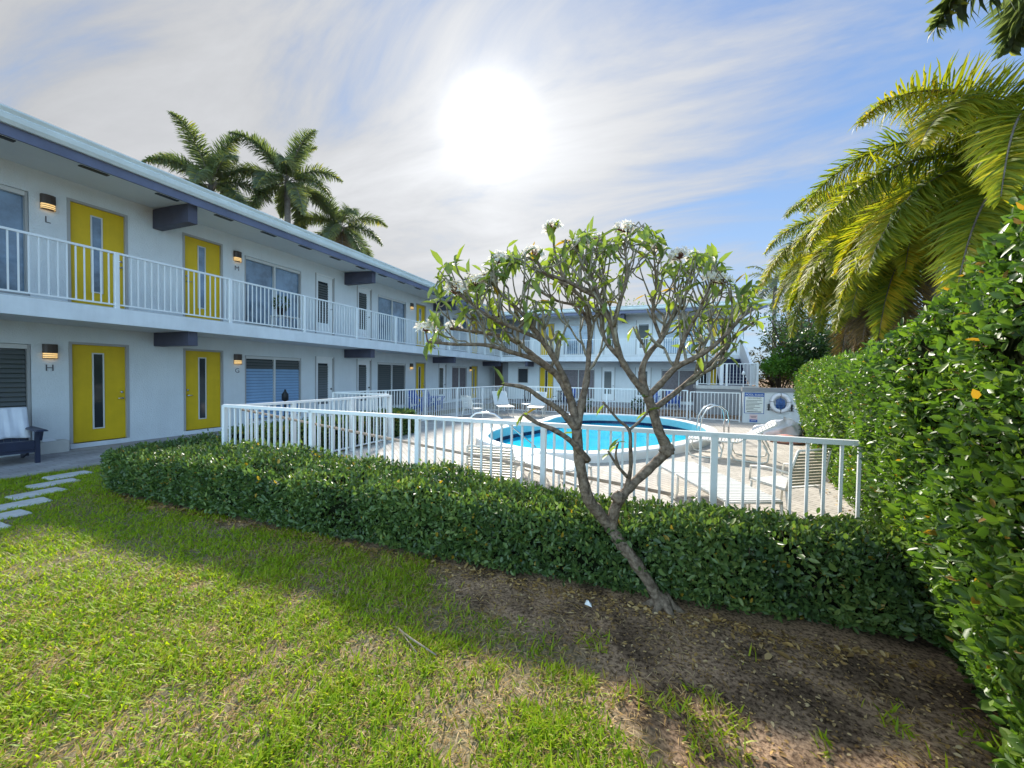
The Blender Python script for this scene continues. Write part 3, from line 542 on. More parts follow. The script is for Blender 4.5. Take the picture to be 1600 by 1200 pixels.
def opening(kind, a, c, lv, P, idx, back=False):
    z0, z1 = zr(kind, lv); mid = (a+c)/2
    def bx(b, u0, u1, w0, w1, e, f, m):
        p = P(u0, w0, e); q = P(u1, w1, f); b.box(min(p[0], q[0]), max(p[0], q[0]), min(p[1], q[1]), max(p[1], q[1]), e, f, m)
    if kind == DOOR:
        b = MB(); bx(b, a, c, 0.05, 0.09, z0+0.01, z1, 'door_yellow'); d = b.build('door', bld); d['label'] = 'yellow door with a narrow tall glass pane'
        b = MB(); bx(b, a-0.05, a, -0.012, 0.11, z0, z1+0.05, 'frame_grey'); bx(b, c, c+0.05, -0.012, 0.11, z0, z1+0.05, 'frame_grey'); bx(b, a, c, -0.012, 0.11, z1, z1+0.05, 'frame_grey')
        bx(b, a-0.05, c+0.05, -0.03, 0.11, z0-0.12, z0, 'slab_paint') if lv == 0 else bx(b, a-0.05, c+0.05, -0.03, 0.11, z0-0.15, z0, 'slab_paint')
        b.build('frame', d)
        # narrow lite
        m0 = mid-0.02; zz0, zz1 = z0+0.28, z1-0.17
        b = MB()
        for (u0, u1, e, f) in ((m0-0.10, m0-0.075, zz0, zz1), (m0+0.075, m0+0.10, zz0, zz1), (m0-0.075, m0+0.075, zz0, zz0+0.025), (m0-0.075, m0+0.075, zz1-0.025, zz1)): bx(b, u0, u1, 0.035, 0.052, e, f, 'frame_alu')
        b.build('pane_frame', d)
        b = MB(); bx(b, m0-0.075, m0+0.075, 0.044, 0.049, zz0+0.025, zz1-0.025, 'glass_dark' if lv == 0 else 'glass_film'); b.build('pane', d)
        hs = c-0.07 if idx % 2 == 0 else a+0.07
        b = MB(); pz = z0+0.95
        p = P(hs, 0.05, pz); q = P(hs, -0.02, pz); b.tube([p, q], 0.02, 'steel', 8); r = P(hs+(-0.09 if idx % 2 == 0 else 0.09), -0.02, pz); b.tube([q, r], 0.01, 'steel', 6)
        b.build('handle', d); b = MB(); p = P(hs, 0.05, pz+0.14); q = P(hs, 0.02, pz+0.14); b.tube([p, q], 0.025, 'steel', 8); b.build('deadbolt', d)
    elif kind == WIN or kind == SMALL:
        b = MB()
        for (u0, u1, e, f) in ((a-0.04, a, z0-0.035, z1+0.04), (c, c+0.04, z0-0.035, z1+0.04)): bx(b, u0, u1, 0.01, 0.10, e, f, 'frame_grey')
        bx(b, a, c, 0.01, 0.10, z1-0.045, z1+0.04, 'frame_alu'); bx(b, a, c, 0.01, 0.10, z0-0.035, z0+0.02, 'frame_grey')
        if kind == WIN: bx(b, mid-0.025, mid+0.025, 0.01, 0.10, z0+0.02, z1-0.045, 'frame_alu')
        wn = b.build('window', bld)
        st = (lv, round(a, 1))
        style = 'louver_dark'
        if lv == 1: style = 'glass_film'
        if st == (0, 8.3): style = 'louver_blue'
        if st == (0, 20.9): style = 'curtain_mauve'
        if back and lv == 0: style = 'curtain_mauve'
        if kind == SMALL: style = 'glass_dark'
        halves = ((a, mid-0.025), (mid+0.025, c)) if kind == WIN else ((a, c),)
        for h0, h1 in halves:
            b = MB(); bx(b, h0, h1, 0.085, 0.095, z0+0.02, z1-0.045, 'glass_dark' if style.startswith('louver') else style)
            if style.startswith('louver'):
                zs = z0+0.03; k = 0
                while zs < z1-0.13:
                    mm = style
                    if style == 'louver_blue' and zs > z1-0.42: mm = 'louver_dark'
                    p0 = P(h0+0.015, 0.03, zs+0.012); p1 = P(h1-0.015, 0.03, zs+0.012); p2 = P(h1-0.015, 0.075, zs+0.095); p3 = P(h0+0.015, 0.075, zs+0.095)
                    b.add([p0, p1, p2, p3, P(h0+0.015, 0.036, zs+0.012), P(h1-0.015, 0.036, zs+0.012), P(h1-0.015, 0.081, zs+0.095), P(h0+0.015, 0.081, zs+0.095)], [(0, 1, 2, 3), (7, 6, 5, 4), (0, 4, 5, 1), (2, 6, 7, 3), (1, 5, 6, 2), (3, 7, 4, 0)], mm)
                    zs += 0.092
            b.build('louvre_panel' if style.startswith('louver') else 'pane', wn)
    else:
        b = MB(); pa, pc = a+0.13, c-0.20; pz0, pz1 = z0+0.42, z1-0.2
        bx(b, a, pa, 0.05, 0.09, z0+0.01, z1, 'white_trim'); bx(b, pc, c, 0.05, 0.09, z0+0.01, z1, 'white_trim'); bx(b, pa, pc, 0.05, 0.09, z0+0.01, pz0, 'white_trim'); bx(b, pa, pc, 0.05, 0.09, pz1, z1, 'white_trim')
        d = b.build('door', bld); d['label'] = 'white door with a dark louvred glass pane'
        b = MB(); bx(b, a-0.05, a, -0.012, 0.11, z0, z1+0.05, 'frame_grey'); bx(b, c, c+0.05, -0.012, 0.11, z0, z1+0.05, 'frame_grey'); bx(b, a, c, -0.012, 0.11, z1, z1+0.05, 'white_trim')
        bx(b, a-0.05, c+0.05, -0.03, 0.11, z0-0.12, z0, 'slab_paint'); b.build('frame', d)
        b = MB(); bx(b, pa, pc, 0.08, 0.086, pz0, pz1, 'glass_dark'); zs = pz0+0.02
        while zs < pz1-0.08:
            b.add([P(pa, 0.045, zs), P(pc, 0.045, zs), P(pc, 0.075, zs+0.08), P(pa, 0.075, zs+0.08)], [(0, 1, 2, 3)], 'louver_dark'); zs += 0.09
        b.build('pane', d)
        b = MB(); p = P(c-0.07, 0.05, z0+0.98); q = P(c-0.07, 0.0, z0+0.98); b.tube([p, q], 0.025, 'black_metal', 8); b.build('handle', d)
for lv in (0, 1):
    di = 0
    for k, a, c in LEFT:
        opening(k, a, c, lv, PLL, di)
        if k == DOOR: di += 1
di = 0
for lv, LST in ((0, BACKL), (1, BACKU)):
    for k, a, c in LST:
        opening(k, a, c, lv, PLB, di, True)
        if k == DOOR: di += 1
# balcony slab (one L), soffit, roof, fascia, gutter
def lshape(o1, z0, z1, m, name, x0=-0.13, ex=16.0, y0=-7.0):
    """L-shaped slab reaching out o1 from both fronts"""
    s1 = SB-o1; b = MB(); pts = [(x0, y0), (o1, y0), (o1, s1), (ex, s1), (ex, SB+0.13), (x0, SB+0.13)]; n = 6
    b.add([(p[0], p[1], z0) for p in pts]+[(p[0], p[1], z1) for p in pts], [(0, 1, 2, 5), (2, 3, 4, 5), (6, 7, 8, 11), (8, 9, 10, 11)]+[(i, (i+1) % n, n+(i+1) % n, n+i) for i in range(n)], m)
    return b.build(name, bld)
lshape(1.45, 2.67, 2.985, 'slab_paint', 'balcony_slab', ex=16.2)
lshape(1.40, 2.99, 3.005, 'stone_slab', 'balcony_floor', x0=0.0, ex=16.15)
b = MB()                                     # sloped soffit
s1 = SB-1.5
b.add([(-0.02, -7, 5.735), (1.5, -7, 5.66), (1.5, s1, 5.66), (-0.02, SB+0.02, 5.735)], [(0, 1, 2, 3)], 'soffit_paint')
b.add([(1.5, s1, 5.66), (17.2, s1, 5.66), (17.2, SB+0.02, 5.735), (-0.02, SB+0.02, 5.735)], [(0, 1, 2, 3)], 'soffit_paint')
b.build('soffit', bld)
def lstrip(o0, o1, z0, z1, m, name, ex=17.2):
    b = MB(); b.box(o0, o1, -7.05, SB-o1, z0, z1, m); b.box(o0, ex+(o1-1.5), SB-o1, SB-o0, z0, z1, m); return b.build(name, bld)
lstrip(1.5, 1.54, 5.615, 5.84, 'fascia_blue', 'fascia')
b = MB()                                     # gutter: stepped profile
prof = [(1.545, 5.80), (1.60, 5.80), (1.645, 5.86), (1.66, 5.94), (1.64, 5.965), (1.68, 6.02), (1.68, 6.05), (1.545, 6.05)]
n = len(prof)
vs = [(p, -7.06, z) for p, z in prof]+[(p, SB-p, z) for p, z in prof]+[(17.25+p-1.5, SB-p, z) for p, z in prof]
b.add(vs, [(i, (i+1) % n, n+(i+1) % n, n+i) for i in range(n)]+[(n+i, n+(i+1) % n, 2*n+(i+1) % n, 2*n+i) for i in range(n)]+[tuple(range(n-1, -1, -1)), tuple(range(2*n, 3*n))], 'gutter_metal'); b.build('gutter', bld)
b = MB()
b.add([(1.6, -7.2, 6.04), (1.6, SB-1.6, 6.04), (-3.5, SB+3.5, 6.5), (-3.5, -7.2, 6.5), (-8.6, -7.2, 6.04), (-8.6, SB+8.6, 6.04), (17.3, SB-1.6, 6.04), (17.3, SB+3.5, 6.5), (17.3, SB+8.6, 6.04)],
      [(0, 1, 2, 3), (3, 2, 5, 4), (1, 6, 7, 2), (2, 7, 8, 5), (0, 3, 4), (6, 8, 7)], 'roof_gravel')
b.add([(1.6, -7.2, 6.03), (1.6, SB-1.6, 6.03), (-8.6, SB+8.6, 6.03), (-8.6, -7.2, 6.03), (17.3, SB-1.6, 6.03), (17.3, SB+8.6, 6.03)], [(0, 1, 2, 3), (1, 4, 5, 2)], 'roof_gravel'); b.build('roof', bld)
for y in (-0.45, 5.95, 12.22, 18.72, 25.25):
    if y < 25: MB().box(-0.01, 1.36, y, y+0.2, 5.24, 5.70, 'beam_slate').build('beam', bld)
    MB().box(-0.01, 1.34, y, y+0.2, 2.34, 2.672, 'beam_slate').build('beam', bld)
for x in (3.2, 9.45):
    MB().box(x, x+0.2, SB-1.36, SB+0.01, 5.24, 5.70, 'beam_slate').build('beam', bld); MB().box(x, x+0.2, SB-1.34, SB+0.01, 2.34, 2.672, 'beam_slate').build('beam', bld)
for y in np.arange(-0.75, 24, 1.225): MB().box(1.22, 1.33, y, y+0.42, 5.655, 5.672, 'black_metal').build('soffit_vent', bld)

# railings: posts, rails and a picket panel per bay
def railing(name, label, cat, pts, z0, z1, bay, m='fence_white', pk=0.12, posts=None, ps=0.06, prail=(0.045, 0.04), low=0.08, endposts=(True, True), pw=0.02):
    """pts: polyline [(x, y), ...]; one thing > post, top_rail, bottom_rail, picket_panel"""
    t = thing(name, label, cat, (pts[0][0], pts[0][1], z0)); ox, oy = pts[0]
    for sgi in range(len(pts)-1):
        a = np.array(pts[sgi], float); c = np.array(pts[sgi+1], float); Ln = np.linalg.norm(c-a); dr = (c-a)/Ln
        nb = max(1, round(Ln/bay)); st = posts[sgi] if posts and posts[sgi] else [i*Ln/nb for i in range(nb+1)]
        ang = math.atan2(dr[1], dr[0])
        def lp(u, z): p = a+dr*u; return (p[0]-ox, p[1]-oy, z-z0)
        for i, u in enumerate(st):
            if i == 0 and (sgi > 0 or not endposts[0]): continue
            if i == len(st)-1 and sgi == len(pts)-2 and not endposts[1]: continue
            b = MB(); h = ps/2; b.bevbox(-h, h, -h, h, 0, z1-z0-0.012, m, 0.005); b.box(-h-.004, h+.004, -h-.004, h+.004, 0, 0.012, m)
            o = b.build('post', t); o.location = lp(u, z0); o.rotation_euler = (0, 0, ang)
        b = MB(); b.bar(lp(st[0], z1-prail[1]/2), lp(st[-1], z1-prail[1]/2), prail[0], prail[1], m); b.build('top_rail', t)
        b = MB(); b.bar(lp(st[0], z0+low), lp(st[-1], z0+low), 0.03, 0.03, m); b.build('bottom_rail', t)
        for i in range(len(st)-1):
            b = MB(); k = max(2, round((st[i+1]-st[i])/pk)); s_ = (st[i+1]-st[i])/k
            for j in range(1, k):
                p = lp(st[i]+j*s_, 0); b.box(p[0]-pw/2, p[0]+pw/2, p[1]-pw/2, p[1]+pw/2, low+0.012, z1-z0-prail[1]+0.004, m)
            b.build('picket_panel', t)
    return t
sp = [4.63+2.25*k for k in range(-5, 10)]
railing('balcony_railing', 'white picket balcony railing along the upper floor of the long left wing', 'railing', [(1.39, -6.62), (1.39, SB-1.39)], 2.988, 4.13, 2.25, posts=[[y+6.62 for y in sp if y < SB-2]+[SB-1.39+6.62]], ps=0.075)
railing('balcony_railing', 'white picket balcony railing along the upper floor of the far wing', 'railing', [(1.5, SB-1.39), (15.1, SB-1.39)], 2.988, 4.08, 2.2, ps=0.075, pk=0.125)

# pool fence
FZ = 0.012
railing('pool_fence', 'white picket pool fence nearest the camera, behind the low hedge', 'fence', [(5.35, 4.17), (13.55, 4.22)], FZ, 1.22, 1.75, posts=[[0, 1.82, 3.59, 5.24, 6.95, 8.2]], endposts=(True, False), pk=0.125, ps=0.06, prail=(0.06, 0.045), pw=0.023)
railing('pool_fence', 'short white side fence with gate running back from the front corner', 'fence', [(5.35, 4.30), (5.42, 8.15)], FZ, 1.20, 1.6, posts=[[0, 1.1, 2.55, 3.85]], pk=0.12, ps=0.075, prail=(0.06, 0.045), endposts=(False, True))
railing('pool_fence', 'white picket fence along the walkway on the left side of the deck', 'fence', [(5.30, 8.22), (3.5, 8.22), (4.85, 17.3)], FZ, 1.22, 1.8, pk=0.125, ps=0.06, prail=(0.055, 0.04), endposts=(False, False))
railing('pool_fence', 'white picket fence along the far end of the pool', 'fence', [(4.85, 17.38), (12.86, 17.38)], FZ, 1.22, 1.7, pk=0.125, ps=0.06, prail=(0.055, 0.04))
railing('fence_gate', 'white picket gate between the far fence and the low white wall', 'gate', [(12.98, 17.38), (14.74, 17.38)], FZ, 1.17, 1.76, pk=0.13, ps=0.05, prail=(0.05, 0.04))
t = MB(); t.tube([(4.6, 0, 1.14), (11.0, 0, 0.55)], 0.019, 'pole_wood', 8); t = t.build('pool_pole'); t.location = (0.95, 4.28, 0); tag(t, 'long brown pool pole slanting down behind the front fence', 'pole')

# low white wall with a grey cap, sign, life ring
wl = thing('garden_wall', 'low white wall with grey cap beside the gate', 'wall')
MB().box(14.84, 18.6, 17.36, 17.54, -0.05, 1.22, 'wall_paint').build('wall', wl); MB().box(14.80, 18.62, 17.31, 17.59, 1.22, 1.38, 'grey_paint').build('cap', wl)
def text(name, s, size, m, parent, loc, align='CENTER'):
    cu = bpy.data.curves.new(name, 'FONT'); cu.body = s; cu.size = size; cu.align_x = align; cu.extrude = 0.002
    tmp = bpy.data.objects.new(name, cu); COL.objects.link(tmp); dg = bpy.context.evaluated_depsgraph_get(); dg.update()
    me = bpy.data.meshes.new_from_object(tmp.evaluated_get(dg)); COL.objects.unlink(tmp); bpy.data.objects.remove(tmp)
    me.materials.clear(); me.materials.append(MAT[m]); o = bpy.data.objects.new(name, me); COL.objects.link(o); o.parent = parent; o.location = loc; o.rotation_euler = (R(90), 0, 0)
    return o
sg_ = thing('pool_rules_sign', 'blue and white POOL RULES notice on the low white wall', 'sign', (15.22, 17.36, 0.78))
MB().box(-0.33, 0.33, -0.02, -0.002, -0.40, 0.40, 'sign_blue').build('border', sg_)
MB().box(-0.31, 0.31, -0.024, -0.018, -0.38, 0.25, 'sign_white').build('panel', sg_)
text('heading', 'POOL RULES', 0.105, 'sign_white', sg_, (0, -0.024, 0.285)); text('heading', 'NO DIVING', 0.088, 'sign_ink', sg_, (0, -0.027, 0.165))
b = MB()
for i, (l0, l1) in enumerate(((-.27, .24), (-.27, .10), (-.27, .26), (-.27, .18), (-.27, .02), (-.27, .2), (-.27, -.02), (-.27, .12))): b.box(l0, l1, -0.027, -0.0245, 0.095-i*0.052, 0.11-i*0.052, 'sign_ink')
b.box(-.24, .24, -0.027, -0.0245, -0.345, -0.32, 'sign_ink'); b.build('small_print', sg_)
t = MB(); t.box(-0.13, 0.13, -0.012, -0.002, -0.05, 0.14, 'sign_pink'); t.box(-0.13, 0.13, -0.012, -0.002, -0.15, -0.05, 'sign_blue'); t.box(-0.10, 0.10, -0.015, -0.0125, 0.06, 0.075, 'sign_ink'); t.box(-0.08, 0.08, -0.015, -0.0125, 0.02, 0.032, 'sign_ink'); t.box(-0.09, 0.09, -0.015, -0.0125, -0.105, -0.092, 'sign_white')
t = t.build('small_sign'); t.location = (15.21, 17.36, 0.20); tag(t, 'small pink and blue notice below the pool rules sign', 'sign')
lr = thing('life_ring', 'white life ring with blue rope hung on the low wall', 'life ring', (16.06, 17.36, 0.82))
b = MB(); b.tube([(0.275*math.cos(a), -0.075, 0.31*math.sin(a)) for a in np.linspace(0, 2*math.pi, 33)], 0.07, 'float_white', 10, False); b.build('ring', lr)
b = MB()
for k in range(7):
    x = -0.13+k*0.043; b.tube([(x, -0.05, 0.2-abs(x)*.6), (x+0.01, -0.09, 0.0), (x, -0.06, -0.24-0.05*math.cos(k*2))], 0.016, 'rope_blue', 6)
b.build('rope_coil', lr)
b = MB()
for a in (0.15, 1.57, 2.99, 4.71): b.tube([(0.275*math.cos(a)+0.074*math.cos(t_)*math.cos(a), -0.075+0.076*math.sin(t_), 0.31*math.sin(a)+0.074*math.cos(t_)*math.sin(a)) for t_ in np.linspace(0, 6.283, 13)], 0.012, 'grey_paint', 5, False)
b.build('strap', lr)
t = thing('pole_rack', 'dark poles lying on wall brackets behind the life ring', 'pole rack', (16.06, 17.36, 0.6))
for z in (-0.05, 0.05, 0.14): MB().tube([(-0.42, -0.022, z), (0.45, -0.022, z-0.02)], 0.015, 'grey_paint', 6).build('pole', t)
for x in (-0.36, 0.38): MB().box(x-.02, x+.02, -0.05, -0.001, -0.08, 0.18, 'black_metal').build('bracket', t)

# wall lamps and unit letters
def wall_lamp(x, y, z, rz, label):
    o = thing('wall_lamp', label, 'wall lamp', (x, y, z), rz, 'wall lamps by the doors')
    b = MB(); b.box(0.0, 0.012, -0.10, 0.10, -0.14, 0.14, 'lamp_brown'); b.build('back_plate', o)
    b = MB(); pr = [(0.012, -0.105), (0.07, -0.10), (0.10, -0.06), (0.11, 0.0), (0.10, 0.06), (0.07, 0.10), (0.012, 0.105)]
    n = len(pr); b.add([(p, q, -0.035) for p, q in pr]+[(p, q, 0.15) for p, q in pr], [(i, i+1, n+i+1, n+i) for i in range(n-1)]+[tuple(range(n, 2*n))], 'lamp_brown')
    for k in range(2): b.add([(p+0.003, q, -0.075-k*0.04) for p, q in pr]+[(p+0.003, q, -0.064-k*0.04) for p, q in pr], [(i, i+1, n+i+1, n+i) for i in range(n-1)], 'lamp_brown')
    b.add([(p+.002, q, -0.15) for p, q in pr]+[(p+.002, q, -0.135) for p, q in pr], [(i, i+1, n+i+1, n+i) for i in range(n-1)], 'lamp_brown'); b.build('shade', o)
    b = MB(); b.add([(p*0.94, q*0.94, -0.145) for p, q in pr]+[(p*0.94, q*0.94, -0.003) for p, q in pr], [(i, i+1, n+i+1, n+i) for i in range(n-1)], 'lamp_glow'); b.build('diffuser', o)
LAMPS = [(4.17, 0, 'H', 'brown wall lamp glowing amber above the letter H'), (4.17, 1, 'L', 'brown wall lamp glowing amber above the letter L'), (8.0, 0, 'G', 'brown wall lamp glowing amber above the letter G'), (8.0, 1, 'M', 'brown wall lamp glowing amber above the letter M'),
         (16.7, 0, None, 'lit wall lamp beside the third yellow door of the ground floor'), (16.7, 1, None, 'lit wall lamp on the upper wall, left of the plumeria tree'), (23.3, 0, None, 'small lit wall lamp by the farthest ground floor door of the long wing'), (23.3, 1, None, 'wall lamp near the far upper corner, behind the plumeria leaves')]
for y, lv, ch, lab in LAMPS:
    z = 2.10 if lv == 0 else 5.13
    wall_lamp(0.0, y, z, 0, lab)
    if ch:
        o = text('unit_letter', ch, 0.19, 'letter_grey', None, (0.006, y, z-0.40)); o.rotation_euler = (R(90), 0, R(90)); tag(o, 'grey letter %s on the wall under a lamp' % ch, 'letter', 'unit letters')

# stairs at the end of the far wing
stc = thing('staircase', 'navy outdoor stairs with white side boards down to a landing', 'staircase')
for i in range(9):
    z = 2.97-(i+1)*0.17; y = SB-1.46-0.28*i
    MB().box(14.75, 15.98, y-0.28, y+0.01, z-0.16, z, 'stair_navy').build('step', stc)
for x in (14.68, 15.98):
    b = MB(); b.add([(x, 25.12, 4.05), (x+0.12, 25.12, 4.05), (x+0.12, 25.12, 2.9), (x, 25.12, 2.9), (x, 22.35, 2.45), (x+0.12, 22.35, 2.45), (x+0.12, 22.35, 1.35), (x, 22.35, 1.35)], [(0, 1, 2, 3), (7, 6, 5, 4), (0, 4, 5, 1), (1, 5, 6, 2), (2, 6, 7, 3), (3, 7, 4, 0)], 'white_trim'); b.build('side_board', stc)
MB().box(13.45, 16.1, 20.85, 22.5, 1.20, 1.36, 'stone_slab').build('landing', stc)
MB().box(13.47, 16.08, 20.9, 22.48, -0.05, 1.20, 'grey_paint').build('base_wall', stc)
railing('landing_railing', 'short white picket railing round the stair landing', 'railing', [(13.5, 20.92), (16.02, 20.92), (16.02, 22.3)], 1.36, 2.43, 1.3, ps=0.09, pk=0.14)
fl = thing('flower_pot', 'terracotta pot with pink flower on the upper landing by the stairs', 'flower pot', (15.15, 25.3, 3.005))
MB().lathe([(0.09, 0), (0.13, 0.2), (0.14, 0.2)], (0, 0, 0), 'terracotta').build('pot', fl); b = MB(); b.tube([(0, 0, .18), (0.02, 0, .5), (0.1, 0, .62)], 0.012, 'twig', 5); b.tube([(0, 0, .18), (-0.1, 0.03, .42)], 0.012, 'twig', 5); b.build('stem', fl)
MB().lathe([(0.02, 0), (0.10, 0.03), (0.12, 0.06), (0.03, 0.1)], (0.12, 0, 0.6), 'petal_pink', 8).build('flower', fl)
# pole light on the landing corner
t = thing('path_light', 'small white light on a thin post in front of the landing', 'path light', (15.42, 20.7, 0.0)); MB().tube([(0, 0, 0), (0, 0, 1.9)], 0.02, 'white_trim', 6).build('post', t); MB().lathe([(0.03, 0), (0.09, 0.05), (0.05, 0.15), (0.02, 0.2)], (0, 0, 1.88), 'white_trim', 10).build('head', t)

# ------------------------------------------------------------------ pool furniture
def strap_lounger(label, loc, rz, back=0.0, L1=1.25, L2=0.72, W=0.62, h=0.36, m='strap_white', legs='loop', name='sun_lounger'):
    """x = foot end (0) to head (L1 + L2)"""
    t = thing(name, label, 'sun lounger', loc, rz); hw = W/2; ca, sa = math.cos(back), math.sin(back)
    b = MB()
    for s in (-1, 1): b.tube([(0.02, s*hw, h), (L1, s*hw, h)], 0.016, 'frame_bone', 8)
    b.tube([(0.02, -hw, h), (0.02, hw, h)], 0.016, 'frame_bone', 8); b.tube([(L1, -hw, h), (L1, hw, h)], 0.016, 'frame_bone', 8); b.build('frame', t)
    b = MB(); x = 0.05
    while x < L1-0.05: b.box(x, x+0.042, -hw-.018, hw+.018, h+0.008, h+0.022, m); x += 0.062
    b.build('seat', t)
    bk = bpy.data.objects.new('backrest', None); e = MB()
    for s in (-1, 1): e.tube([(L1+.01, s*hw, h), (L1+L2*ca, s*hw, h+L2*sa)], 0.016, 'frame_bone', 8)
    e.tube([(L1+L2*ca, -hw, h+L2*sa), (L1+L2*ca, hw, h+L2*sa)], 0.016, 'frame_bone', 8)
    u = 0.05
    while u < L2-0.04:
        p = Vector((L1+u*ca, 0, h+u*sa)); q = Vector((L1+(u+.042)*ca, 0, h+(u+.042)*sa)); nn = Vector((-sa, 0, ca))*0.016
        e.add([p+nn+Vector((0, -hw-.018, 0)), q+nn+Vector((0, -hw-.018, 0)), q+nn+Vector((0, hw+.018, 0)), p+nn+Vector((0, hw+.018, 0)), p-nn+Vector((0, -hw-.018, 0)), q-nn+Vector((0, -hw-.018, 0)), q-nn+Vector((0, hw+.018, 0)), p-nn+Vector((0, hw+.018, 0))], [(0, 1, 2, 3), (7, 6, 5, 4), (0, 4, 5, 1), (2, 6, 7, 3), (1, 5, 6, 2), (3, 7, 4, 0)], m); u += 0.062
    e.build('backrest', t); bpy.data.objects.remove(bk)
    if back > 0.1:
        b = MB()
        for s in (-1, 1): b.tube([(L1+L2*ca*0.6, s*hw, h+L2*sa*0.6), (L1+L2*0.75, s*hw*0.95, h-0.12)], 0.012, 'frame_bone', 6)
        b.build('back_support', t)
    xs = (0.22, L1+0.1)
    for k, x in enumerate(xs):
        for s in (-1, 1):
            b = MB()
            if legs == 'loop':
                pts = [(x-0.18, s*hw*1.02, h), (x-0.2, s*hw*1.05, 0.14), (x-0.14, s*hw*1.05, 0.03), (x, s*hw*1.05, 0.016), (x+0.34, s*hw*1.05, 0.016), (x+0.44, s*hw*1.05, 0.05), (x+0.46, s*hw*1.04, 0.2), (x+0.36, s*hw*1.02, h)]
                b.tube(pts, 0.017, 'frame_bone', 8)
            else: b.tube([(x, s*hw, h), (x+0.03, s*hw, 0.2), (x+0.0, s*hw, 0.0)], 0.017, 'frame_bone', 8)
            b.build('leg', t)
    return t
GZ0 = 0.012
strap_lounger('flat white strap lounger parallel to the right end of the front fence', (12.81, 4.94, GZ0), math.atan2(6.77-4.94, 12.02-12.81), 0.0, 1.25, 0.72)
strap_lounger('white strap lounger with its back raised beside the pool ladder side', (12.45, 9.75, GZ0), R(-10), R(32), 0.95, 0.80, 0.72, 0.38)
strap_lounger('low white strap lounger between the front fence and the pool coping', (10.70, 5.62, GZ0), math.atan2(0.9, -1.47), 0.05, 1.15, 0.6, 0.66, 0.36)
strap_lounger('white lounger with raised back at the far left fence corner', (5.95, 14.95, GZ0), R(125), R(42), 1.0, 0.85, 0.62, 0.40, legs='post')
strap_lounger('white lounger with raised back right of the small far table', (7.05, 15.2, GZ0), R(100), R(42), 1.0, 0.85, 0.62, 0.40, legs='post')
def strap_chair(label, loc, rz, m, h=0.42, top=0.88, W=0.56, dep=0.5, lean=0.12):
    """faces -x locally... seat from x=0 (back) to x=dep (front)"""
    t = thing('strap_chair', label, 'chair', loc, rz); hw = W/2
    b = MB(); b.tube([(-lean, -hw*.92, top), (-lean*1.0, hw*.92, top)], 0.015, 'frame_bone', 8)
    for s in (-1, 1): b.tube([(0, s*hw, h-.02), (-lean*0.5, s*hw*1.02, (h+top)/2), (-lean, s*hw*.92, top)], 0.015, 'frame_bone', 8)
    z = h+0.04
    while z < top-0.03:
        f = (z-h)/(top-h); b.box(-lean*f-.008, -lean*f+.008, -hw*.98, hw*.98, z, z+0.026, m); z += 0.038
    b.build('backrest', t)
    b = MB(); x = 0.02
    while x < dep-.03: b.box(x, x+0.045, -hw-.015, hw+.015, h-.006, h+.010, 'strap_white'); x += 0.055
    b.tube([(0, -hw, h-.015), (dep, -hw, h-.015), (dep, hw, h-.015), (0, hw, h-.015)], 0.014, 'frame_bone', 8); b.build('seat', t)
    for s in (-1, 1):
        MB().tube([(0.0, s*hw, h-.02), (-0.03, s*hw, h*.5), (-0.10, s*hw, 0)], 0.014, 'frame_bone', 8).build('leg', t); MB().tube([(dep-.03, s*hw, h-.02), (dep, s*hw, 0)], 0.014, 'frame_bone', 8).build('leg', t)
        MB().tube([(-lean*.5, s*hw*1.02, h+.2), (dep*.5, s*hw*1.1, h+.21), (dep*.95, s*hw*1.05, h+.17), (dep, s*hw, h-.02)], 0.014, 'frame_bone', 8).build('armrest', t)
    return t
strap_chair('strap chair with back toned tan for shade at the right end of the deck, back to the camera', (13.44, 5.62, GZ0), R(125), 'strap_shaded', 0.42, 0.90, 0.52, 0.52)
strap_chair('low slatted chair with back toned tan for shade behind the front fence, left of the tree', (9.68, 4.88, GZ0), R(98), 'strap_shaded', 0.30, 0.78, 0.66, 0.5, 0.18)
strap_chair('white strap chair in front of the left side fence, beyond the deck', (4.95, 13.4, GZ0), R(68), 'strap_white', 0.42, 0.90, 0.56, 0.5)
t = thing('side_table', 'small round white table between the two far loungers', 'table', (6.35, 16.35, GZ0)); MB().lathe([(0.27, 0), (0.28, 0.012), (0.27, 0.025)], (0, 0, 0.44), 'strap_white', 20).build('tabletop', t)
for a in (0.6, 2.2, 3.8, 5.4): MB().tube([(0.2*math.cos(a), 0.2*math.sin(a), 0.44), (0.23*math.cos(a), 0.23*math.sin(a), 0)], 0.013, 'strap_white', 6).build('leg', t)

